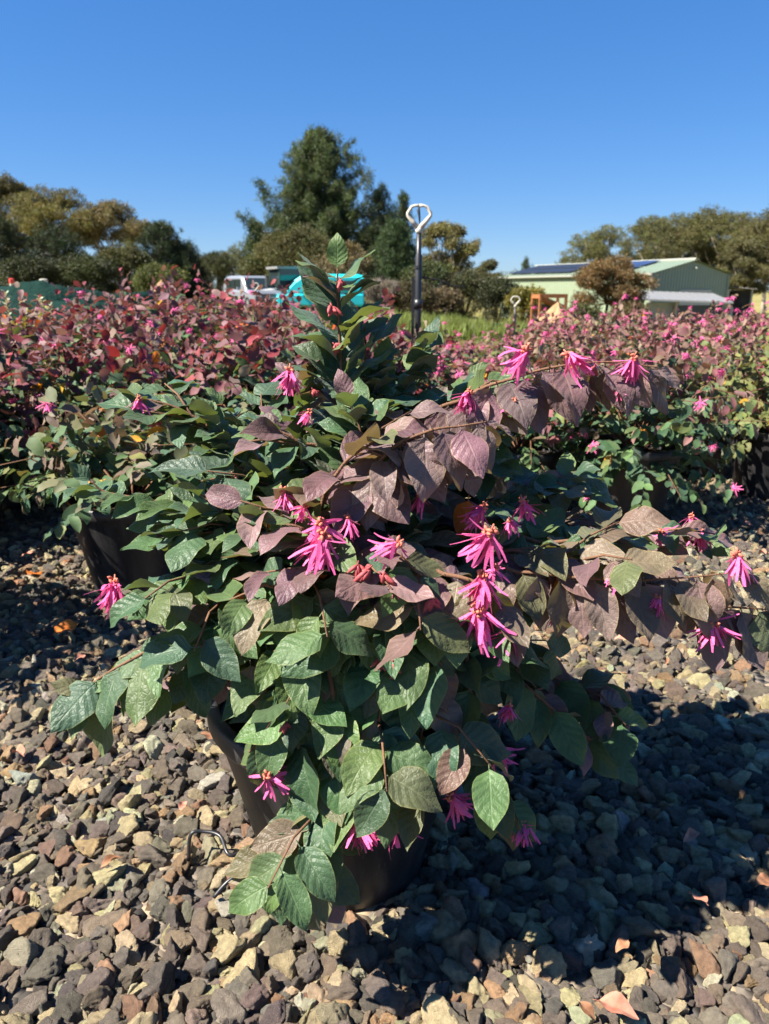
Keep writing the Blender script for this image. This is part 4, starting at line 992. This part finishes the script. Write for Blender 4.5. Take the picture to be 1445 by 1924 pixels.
    MB().box((wdt-.02, -.4, (hh-.3)/2), (.10, .10, hh-.3)).build('post', M_trim, sk)
build_shed()

# ------------------------------------------------------------------ vehicles
M_glass = plain('tinted car glass', (.02, .03, .03), .06, .8, var=.1); M_rubber = plain('tyre rubber', (.02, .02, .02), .8, .3, var=.2)
M_chrome = plain('lamp lens', (.75, .75, .72), .15, .6, var=.03); M_redl = plain('tail lamp', (.5, .02, .02), .2, .5, var=.05)
def loft(sections, name, mat, root, smooth=False):
    m = MB(); n = len(sections[0]); V = [p for s in sections for p in s]
    F = [(i*n+j, i*n+(j+1) % n, (i+1)*n+(j+1) % n, (i+1)*n+j) for i in range(len(sections)-1) for j in range(n)]
    F += [tuple(range(n-1, -1, -1)), tuple((len(sections)-1)*n + j for j in range(n))]
    return m.add(V, F).build(name, mat, root, smooth)
def rrect(x, w_, z0, z1, c=.12):
    return [(x, -w_+c, z0), (x, w_-c, z0), (x, w_, z0+c), (x, w_, z1-c), (x, w_-c, z1), (x, -w_+c, z1), (x, -w_, z1-c), (x, -w_, z0+c)]
def wheel(root, x, y, r_=.36):
    t = MB().lathe([(r_*.6, -.11), (r_*.95, -.11), (r_, -.07), (r_, .07), (r_*.95, .11), (r_*.6, .11), (r_*.6, -.11)], 20).build('wheel', M_rubber, root, True, (x, y, r_), (R(90), 0, 0))
    MB().lathe([(0, -.06), (r_*.25, -.09), (r_*.62, -.05), (r_*.62, .05), (r_*.25, .09), (0, .06)], 14).build('rim', M_greysteel, t, True)
def car(name, px, Y, rz, paint, label, L=4.6, W=.92, kind='wagon', cat='car'):
    x = at(px, HZ, Y)[0]; root = empty(name, (x, Y, float(tz(x, Y))), rz, label, cat)
    h = L/2
    if kind == 'van':
        loft([rrect(-h, W*.95, .45, 1.05), rrect(-h+.06, W, .38, 1.1), rrect(h-.5, W, .38, 1.08), rrect(h-.05, W*.93, .40, .95), rrect(h, W*.88, .45, .85)], 'body', paint, root)
        loft([rrect(-h+.04, W*.97, 1.0, 1.98, .14), rrect(-h+.3, W*.97, 1.0, 2.06, .18), rrect(h-1.5, W*.96, 1.0, 2.05, .18), rrect(h-1.05, W*.92, 1.0, 1.78, .18), rrect(h-.45, W*.88, 1.0, 1.10, .05)], 'cabin', paint, root)
        wz0, wz1, wx0, wx1 = 1.22, 1.72, -h+.5, h-1.6
    else:
        loft([rrect(-h, W*.93, .45, .95), rrect(-h+.08, W, .38, 1.05), rrect(-h+1.2, W, .36, 1.08), rrect(h-1.2, W, .36, 1.06), rrect(h-.12, W*.96, .38, .98), rrect(h, W*.90, .46, .86)], 'body', paint, root)
        loft([rrect(-h+.05, W*.92, 1.0, 1.20, .06), rrect(-h+.28, W*.88, 1.0, 1.76, .12), rrect(-h+.9, W*.86, 1.0, 1.82, .12), rrect(h-2.1, W*.86, 1.0, 1.80, .12), rrect(h-1.75, W*.86, 1.0, 1.70, .12), rrect(h-1.15, W*.90, 1.0, 1.08, .03)], 'cabin', paint, root)
        wz0, wz1, wx0, wx1 = 1.14, 1.62, -h+.5, h-1.95
    for s in (-1, 1):
        k = 3; d = (wx1-wx0)/k
        for i in range(k):
            MB().box((wx0 + d*(i+.5), s*(W*.90 if kind != 'van' else W*.975), (wz0+wz1)/2), (d-.09, .035, wz1-wz0)).build('side_window', M_glass, root)
        for wx in (-h+.85, h-.85): wheel(root, wx, s*(W-.10))
        MB().box((h-.02, s*W*.66, .78), (.10, .32, .17)).build('headlight', M_chrome, root)
        MB().box((-h+.02, s*W*.78, .90), (.08, .16, .34)).build('tail_light', M_redl, root)
        MB().box((wx1+.25, s*(W+.10), 1.12), (.10, .20, .16)).build('mirror', paint, root)
    if kind == 'van': ws = [(h-1.00, -W*.82, 1.72), (h-1.00, W*.82, 1.72), (h-.52, W*.84, 1.18), (h-.52, -W*.84, 1.18)]; rw = [(-h+.02, -W*.75, 1.2), (-h+.02, W*.75, 1.2), (-h+.02, W*.75, 1.75), (-h+.02, -W*.75, 1.75)]
    else: ws = [(h-1.72, -W*.76, 1.64), (h-1.72, W*.76, 1.64), (h-1.22, W*.80, 1.14), (h-1.22, -W*.80, 1.14)]; rw = [(-h+.08, -W*.74, 1.24), (-h+.08, W*.74, 1.24), (-h+.24, W*.72, 1.64), (-h+.24, -W*.72, 1.64)]
    MB().prism(ws, (.05, 0, .04)).build('windscreen', M_glass, root)
    MB().prism(rw, (-.04, 0, .01)).build('rear_window', M_glass, root)
    MB().box((h+.03, 0, .55), (.14, W*1.8, .20)).build('front_bumper', M_dark, root); MB().box((-h-.02, 0, .55), (.14, W*1.8, .20)).build('rear_bumper', M_dark, root)
    MB().box((h+.005, 0, .78), (.05, W*.85, .16)).build('grille', M_dark, root)
    return root
def build_vehicles():
    silver = plain('silver paint', (.26, .28, .31), .3, .6, .3, var=.04); teal = plain('turquoise paint', (.02, .50, .56), .35, .5, var=.05); 
    tgreen = plain('dark green cab paint', (.03, .06, .045), .4, .5, var=.1); pale = plain('pale grey bonnet paint', (.6, .6, .58), .4, .5, var=.05)
    car('silver_car', 474, 43, R(-58), silver, 'silver four wheel drive wagon parked by the trees', 4.6)
    car('turquoise_van', 600, 42, R(188), teal, 'bright turquoise van parked beside the dark cab tractor', 4.7, .95, 'van', 'van')
    x = at(530, HZ, 43)[0]; t = empty('tractor', (x, 43, float(tz(x, 43))), R(-150), 'tractor with dark glazed cab between silver car and turquoise van', 'tractor')
    loft([rrect(.45, .36, .75, 1.25, .08), rrect(1.5, .34, .75, 1.22, .10), rrect(2.0, .30, .78, 1.12, .12)], 'bonnet', pale, t)
    MB().box((-.35, 0, .78), (1.7, .9, .5)).build('chassis', tgreen, t)
    for sx in (-1.05, .45):
        for sy in (-.72, .72): MB().tube([(sx, sy, 1.0), (sx*.9, sy*.95, 2.25)], .05, 5).build('cab_post', tgreen, t)
    MB().box((-.3, 0, 2.30), (1.75, 1.65, .13)).build('cab_roof', M_greysteel, t)
    for sy in (-.70, .70): MB().box((-.3, sy, 1.62), (1.36, .03, 1.2)).build('cab_window', M_glass, t)
    for sx in (-.98, .40): MB().box((sx, 0, 1.62), (.03, 1.3, 1.2)).build('cab_window', M_glass, t)
    MB().box((-.3, 0, 1.02), (1.5, 1.45, .10)).build('cab_floor', tgreen, t)
    for sy in (-.85, .85): wheel(t, -.75, sy, .62); wheel(t, 1.45, sy*.8, .38)
    MB().tube([(1.0, .2, 1.2), (1.0, .2, 1.95)], .04, 6).build('exhaust', M_dark, t)
build_vehicles()

# ------------------------------------------------------------------ shade cloth, mounds, posts, fence, rusty frame
def cloth_material():
    k = NT('green shade cloth'); co = k.coord(); n = k.noise(co, 6, 5)
    c = k.mix(k.maprange(n, .3, .7, 0, 1), (.002, .018, .014), (.005, .030, .023))
    return k.done(k.pbsdf(c, .9, .12, 0, k.bump(k.noise(co, 14, 4), .6, .08)))
def build_left_things():
    M_cloth = cloth_material()
    def cloth(name, pts, Yd, drop, label, seed):
        r = np.random.default_rng(seed); n = 60; V = []; rows = 9
        P = catmull([at(*p) for p in pts], n//(len(pts)-1)); k = len(P)
        ph = r.uniform(0, 6, 6)
        for j in range(rows):
            f = j/(rows-1)
            for i, p in enumerate(P):
                g = float(tz(p[0], p[1]))
                if f < .7: q = f/.7; z = p[2]*(1-q*q*.55) + (g)*q*q*.55; y = p[1] - drop*q
                else: q = (f-.7)/.3; z = (p[2]*.45+g*.55)*(1-q) + (g-.02)*q; y = p[1] - drop*(1+.15*q)
                wv = .05*math.sin(i*.45+ph[0]+f*2)+.03*math.sin(i*1.1+ph[1]-f*3)+.025*math.sin(f*9+i*.2+ph[2])
                V.append((p[0]+wv*.5, y+wv*(.4+f), z+wv*.6*(f < .95)))
        for i, p in enumerate(P): V.append((p[0], p[1]+Yd, float(tz(p[0], p[1]+Yd))))
        F = [(j*k+i, j*k+i+1, (j+1)*k+i+1, (j+1)*k+i) for j in range(rows-1) for i in range(k-1)]
        F += [(rows*k+i, rows*k+i+1, i+1, i) for i in range(k-1)]
        o = link(name, mesh(name, V, F, M_cloth, True)); o.modifiers.new('thickness', 'SOLIDIFY').thickness = .01
        return tag(o, label, 'shade cloth')
    cloth('shade_cloth', [(-90, 545, 19), (-20, 545, 19), (45, 529, 19), (110, 536, 19), (170, 548, 19.3), (250, 549, 20), (340, 555, 21)], 1.5, .7, 'dark green shade cloth draped in a peaked mound, behind the flat lower cloth', 1)
    cloth('shade_cloth', [(-90, 560, 16), (20, 560, 16), (90, 563, 16), (160, 566, 16), (215, 573, 16.3)], .9, .5, 'lower dark green shade cloth stretched flat in front of the peaked mound', 2)
    M_red = plain('red plastic', (.65, .07, .05), .5, .4); M_dirt = plain('orange dirt', (.36, .22, .12), .95, .1, var=.2, scale=2, bump=.6)
    for px, top, cap, lab in ((21, 523, M_red, 'short white post with red cap behind the green shade cloth'), (81, 524, M_offwhite, 'thicker plain white post behind the green shade cloth')):
        p = at(px, top, 24); g = float(tz(p[0], 24)); r_ = .075 if cap is M_red else .12
        t = empty('marker_post', (p[0], 24, g), 0, lab, 'post'); h = p[2]-g
        MB().tube([(0, 0, -.05), (0, 0, h-.15)], r_, 8).build('shaft', M_offwhite, t); MB().tube([(0, 0, h-.15), (0, 0, h-.02), (0, 0, h)], [r_*1.1, r_*1.1, r_*.5], 8).build('cap', cap, t)
    def mound(px, Y, top, hw, label, seed):
        r = np.random.default_rng(seed); x, z0, h, ppm = spot(px, Y, top); W = hw/ppm; n = 28; V = []
        ph = r.uniform(0, 6, 8)
        for j in range(12):
            q = j/11
            for i in range(n):
                a = 2*math.pi*i/n; e = 1 + .18*math.sin(2*a+ph[0]) + .12*math.sin(5*a+ph[1])
                zz = h*(1-q)**.8*(1 + .12*math.sin(3*a+ph[2]) + .08*math.sin(7*a+ph[3]+q*6)) - .06*q
                V.append((x + math.cos(a)*W*q*e, Y + math.sin(a)*1.6*q*e, z0 + zz))
        F = [(j*n+i, j*n+(i+1) % n, (j+1)*n+(i+1) % n, (j+1)*n+i) for j in range(11) for i in range(n)]
        return tag(link('dirt_mound', mesh('dirt_mound', V, F, M_dirt, True)), label, 'dirt mound')
    mound(305, 34, 534, 45, 'pale orange dirt mound behind the red tipped rows, by the cypress trees', 3)
    mound(1050, 36, 576, 80, 'long orange dirt mound in front of the pale shed wall', 4)
    # rusty open frame on the right mound
    M_rust = plain('rusty steel', (.30, .12, .05), .85, .2, var=.35, scale=6, bump=.3)
    x, z0, h, ppm = spot(1033, 41, 553); t = empty('rusty_frame', (x, 41, z0), R(12), 'rusty brown open steel bin frame behind the orange dirt mound', 'steel frame'); W = 27/ppm
    for sx in (-1, 1):
        for sy in (-.5, .5): MB().box((sx*W*.95, sy, h/2), (.12, .12, h)).build('upright', M_rust, t)
    for sy in (-.5, .5): MB().box((0, sy, h-.08), (W*2.05, .10, .2)).build('rail', M_rust, t); MB().box((0, sy*1.02, h*.58), (W*2.0, .06, .12)).build('rail', M_rust, t)
    MB().prism([(-W, -.5, h-.2), (W*.9, -.5, h-.75), (W*.9, -.5, h-.55), (-W, -.5, h)], (0, 1.0, 0)).build('sloped_plate', M_rust, t)
    MB().box((0, .56, h*.45), (W*1.9, .04, h*.6)).build('back_plate', M_dark, t)
    # low green net fence on the right
    M_net = M_cloth
    pts = [at(px, py, Y) for px, py, Y in ((925, 607, 24), (985, 611, 24), (1045, 606, 24), (1100, 613, 24), (1150, 606, 24), (1195, 601, 24))]
    f = empty('net_fence', (0, 0, 0), 0, 'low sagging green net fence on thin posts in front of the dirt mound', 'fence')
    P = catmull(pts, 8); V = []; k = len(P)
    for i, p in enumerate(P): V += [p + np.array((0, .02*math.sin(i*1.7), 0)), p + np.array((0, .05*math.sin(i*1.1), -.13 - .05*math.sin(i*.9)))]
    o = link('netting', mesh('netting', V, [(2*i, 2*i+2, 2*i+3, 2*i+1) for i in range(k-1)], M_net, True), f); o.modifiers.new('thickness', 'SOLIDIFY').thickness = .012
    for p in pts[::1]:
        g = float(tz(p[0], p[1])); MB().tube([(p[0], p[1]+.04, g-.05), (p[0], p[1]+.04, p[2]+.12)], .03, 6).build('post', M_wood, f)
build_left_things()

# ------------------------------------------------------------------ sprinklers
def sprinkler(px, Y, top, label, pole_r, head, stake=True, wire=False):
    p = at(px, top, Y); g = 0.0 if Y < 9 else float(tz(p[0], Y)); h = p[2]-g; s = head
    t = empty('sprinkler', (p[0], Y, g), 0, label, 'sprinkler')
    zt = h - s*1.28
    MB().tube([(0, 0, 0), (0, 0, zt - .55*s*2), (0, 0, zt - .52*s*2), (0, 0, zt)], [pole_r, pole_r, pole_r*.78, pole_r*.74], 12).build('riser_pipe', M_blackpipe, t, True)
    MB().tube([(0, 0, h*.62), (0, 0, h*.62+.05)], pole_r*1.35, 12).build('coupling', M_blackpipe, t, True)
    MB().tube([(0, 0, zt-.03*s), (0, 0, zt), (0, 0, zt+.10*s), (0, 0, zt+.30*s)], [.15*s, .17*s, .20*s, .13*s], 10).build('nozzle', M_offwhite, t, True)
    y = MB(); z = zt+.2*s
    for sx in (-1, 1):
        y.tube([(sx*.05*s, 0, z), (sx*.36*s, 0, z+.34*s), (sx*.58*s, 0, z+.60*s), (sx*.58*s, 0, z+.72*s), (sx*.38*s, 0, z+1.02*s), (sx*.20*s, 0, z+1.07*s), (0, 0, z+1.07*s)], [.15*s, .12*s, .09*s, .085*s, .075*s, .07*s, .085*s], 7)
    y.tube([(0, 0, z+.93*s), (0, 0, z+1.12*s)], [.05*s, .06*s], 7)
    yo = y.build('yoke', M_offwhite, t, True)
    MB().tube([(.03*s, 0, z+.22*s), (.02*s, 0, z+.5*s), (-.05*s, 0, z+.88*s), (-.02*s, 0, z+.95*s)], [.03*s, .05*s, .09*s, .03*s], 7).build('spinner', M_blackpipe, yo, True)
    if stake:
        MB().box((-pole_r*1.55, pole_r*.4, zt*.5 - .12), (pole_r*.9, pole_r*.9, zt - .24)).build('stake', M_blackpipe, t)
        for q in (.78, .93): MB().tube([(0, 0, zt*q-.1), (0, 0, zt*q-.085)], pole_r*1.25, 10).build('tie', M_blackpipe, t)
    if wire:
        MB().tube([(pole_r, 0, zt-.24), (.10, 0, zt-.25), (.20, 0, zt-.285), (.27, 0, zt-.29)], [.004, .004, .003, .002], 5).build('tie_tail', M_blackpipe, t)
    return t
sprinkler(788, 4.42, 386, 'tall black sprinkler riser with white head standing among the shrub rows', .0190, .11, True, True)
sprinkler(969, 10.5, 557, 'short distant sprinkler with pale head right of the tall riser', .018, .105, False)
sprinkler(480, 9.2, 532, 'small sprinkler on thin black riser in front of the silver car', .014, .07, False)

# ------------------------------------------------------------------ yellow shrub and silver spikes on the left
def build_left_plants():
    pr = make_row_proto(500, .50, .92, 95, 13, 'Y', 'Y', .05, 0, 0, .2)
    P = pr[0]; a = P.attributes['color']; n = len(P.vertices); c = np.zeros(n*4, np.float32); a.data.foreach_get('color', c); c = c.reshape(-1, 4); c[:, :3] = c[:, :3]*np.array((2.0, 1.9, .5)); a.data.foreach_set('color', np.clip(c, 0, 1).ravel())
    t = place_row(pr, -2.32, 4.45, 0, 'bright yellow leaved shrub at the end of the red tipped rows', None, .9, 1.06)
    PAL['S'] = ((.36, .38, .27), (.30, .33, .22), (.42, .40, .30))
    r = np.random.default_rng(77)
    for i, (px, top, Y) in enumerate(((10, 550, 5.2), (42, 566, 5.1), (75, 560, 5.3), (90, 575, 5.2))):
        p = at(px, top, Y); t = empty('silver_spike_plant', (p[0], Y, .01), 0, 'pale silver green upright spike plant behind the yellow shrub', 'plant', 'silver spikes behind the yellow shrub')
        h = p[2]-.01; MB().tube([(0, 0, 0), (.01, 0, h*.5), (0, 0, h)], [.008, .006, .003], 5).build('stem', M_stem, t)
        n = 60; z = np.linspace(.35, 1.0, n)*h; an = np.arange(n)*2.4
        D = np.stack([np.cos(an), np.sin(an), np.full(n, .9)], 1); P_ = np.stack([np.zeros(n), np.zeros(n), z], 1); N = np.stack([-np.cos(an), -np.sin(an), np.full(n, 1.)], 1)
        scatter('foliage', P_, frames(D, N), r.uniform(.035, .055, n), r.integers(0, 5, n), np.array([pick('S', r) for _ in range(n)]), G_leaf_far, t)
build_left_plants()

# ------------------------------------------------------------------ fallen leaves and drip tube on the gravel
def build_litter():
    M_dry = NT('dry leaf'); k = M_dry; c = k.mix(k.maprange(k.noise(k.coord(), 3, 4), .3, .7, 0, 1), tint_socket(k), k.mix(1.0, tint_socket(k), (.6, .5, .45), 'MULTIPLY')); mt = k.done(k.pbsdf(c, .8, .2))
    ms = [leaf_mesh('fallen_leaf', mt, W=w_, fold=f_, curl=c_, twist=t_, wave=.15, seed=60+i) for i, (w_, f_, c_, t_) in enumerate(((.5, .9, .5, .4), (.42, 1.3, .7, -.5), (.6, .3, .6, .3)))]
    gp = 'dry fallen leaves on the gravel'; pink = (.50, .24, .17); org = (.62, .20, .04); brn = (.30, .16, .09)
    L_ = [(1118, 1878, pink, .075), (45, 1420, pink, .07), (375, 1378, brn, .055), (340, 1525, pink, .04), (1310, 1562, pink, .06), (1180, 1765, brn, .04), (1085, 1880, brn, .04), (1140, 1190, pink, .06), (1180, 1195, pink, .05), (1420, 1665, brn, .06), (230, 1610, brn, .05), (1330, 1700, pink, .05), (150, 1165, brn, .05), (60, 1130, pink, .06), (40, 1045, pink, .06), (120, 1060, brn, .06), (90, 1010, pink, .07), (1400, 985, pink, .07), (1370, 1000, brn, .07), (1440, 1040, pink, .07), (1300, 1180, pink, .06), (20, 1090, brn, .06), (1250, 1240, brn, .05), (160, 1230, pink, .05)]
    def gnd(px, py):
        v = -(py-IH/2)/FPX; dy = CP+v*SP; dz = -SP+v*CP; return at(px, py, (CAMH-.052)/(-dz)*dy)
    for i, (px, py, c, L) in enumerate(L_):
        p = gnd(px, py); o = link('fallen_leaf', ms[i % 3], None, p, (rng.normal(0, .25), rng.normal(0, .2), rng.uniform(0, 6.28)), L*.8); o.color = (*(np.array(c)*rng.uniform(.8, 1.15)), 1)
        tag(o, 'dry curled pinkish brown leaf lying on the grey gravel', 'leaf', gp)
    for px, py, lab in ((100, 1192, 'bright orange fallen leaf on shaded gravel near the second pot'), (75, 1085, 'yellow orange fallen leaf on the gravel by the row end')):
        o = link('fallen_leaf', ms[2], None, gnd(px, py), (.2, -.2, 1.0 if px == 100 else 2.5), .085); o.color = (*org, 1); tag(o, lab, 'leaf')
    q = [gnd(470, 1592), gnd(432, 1612), gnd(415, 1585), gnd(385, 1578), gnd(360, 1582), gnd(352, 1590)]
    q = [p + np.array((0, 0, dz)) for p, dz in zip(q, (.0, .006, .016, .018, .016, -.03))]
    MB().tube(catmull(q, 6), .0034, 8).build('drip_tube', M_blackpipe, None, True)
    tag(bpy.data.objects['drip_tube'], 'thin black irrigation tube looping over gravel beside the big pot', 'tube')
    MB().tube(catmull([gnd(470, 1640) + np.array((0, 0, .01)), gnd(430, 1655), gnd(400, 1668) + np.array((0, 0, -.02))], 6), .0034, 8).build('tube_stub', M_blackpipe, bpy.data.objects['drip_tube'], True)
build_litter()
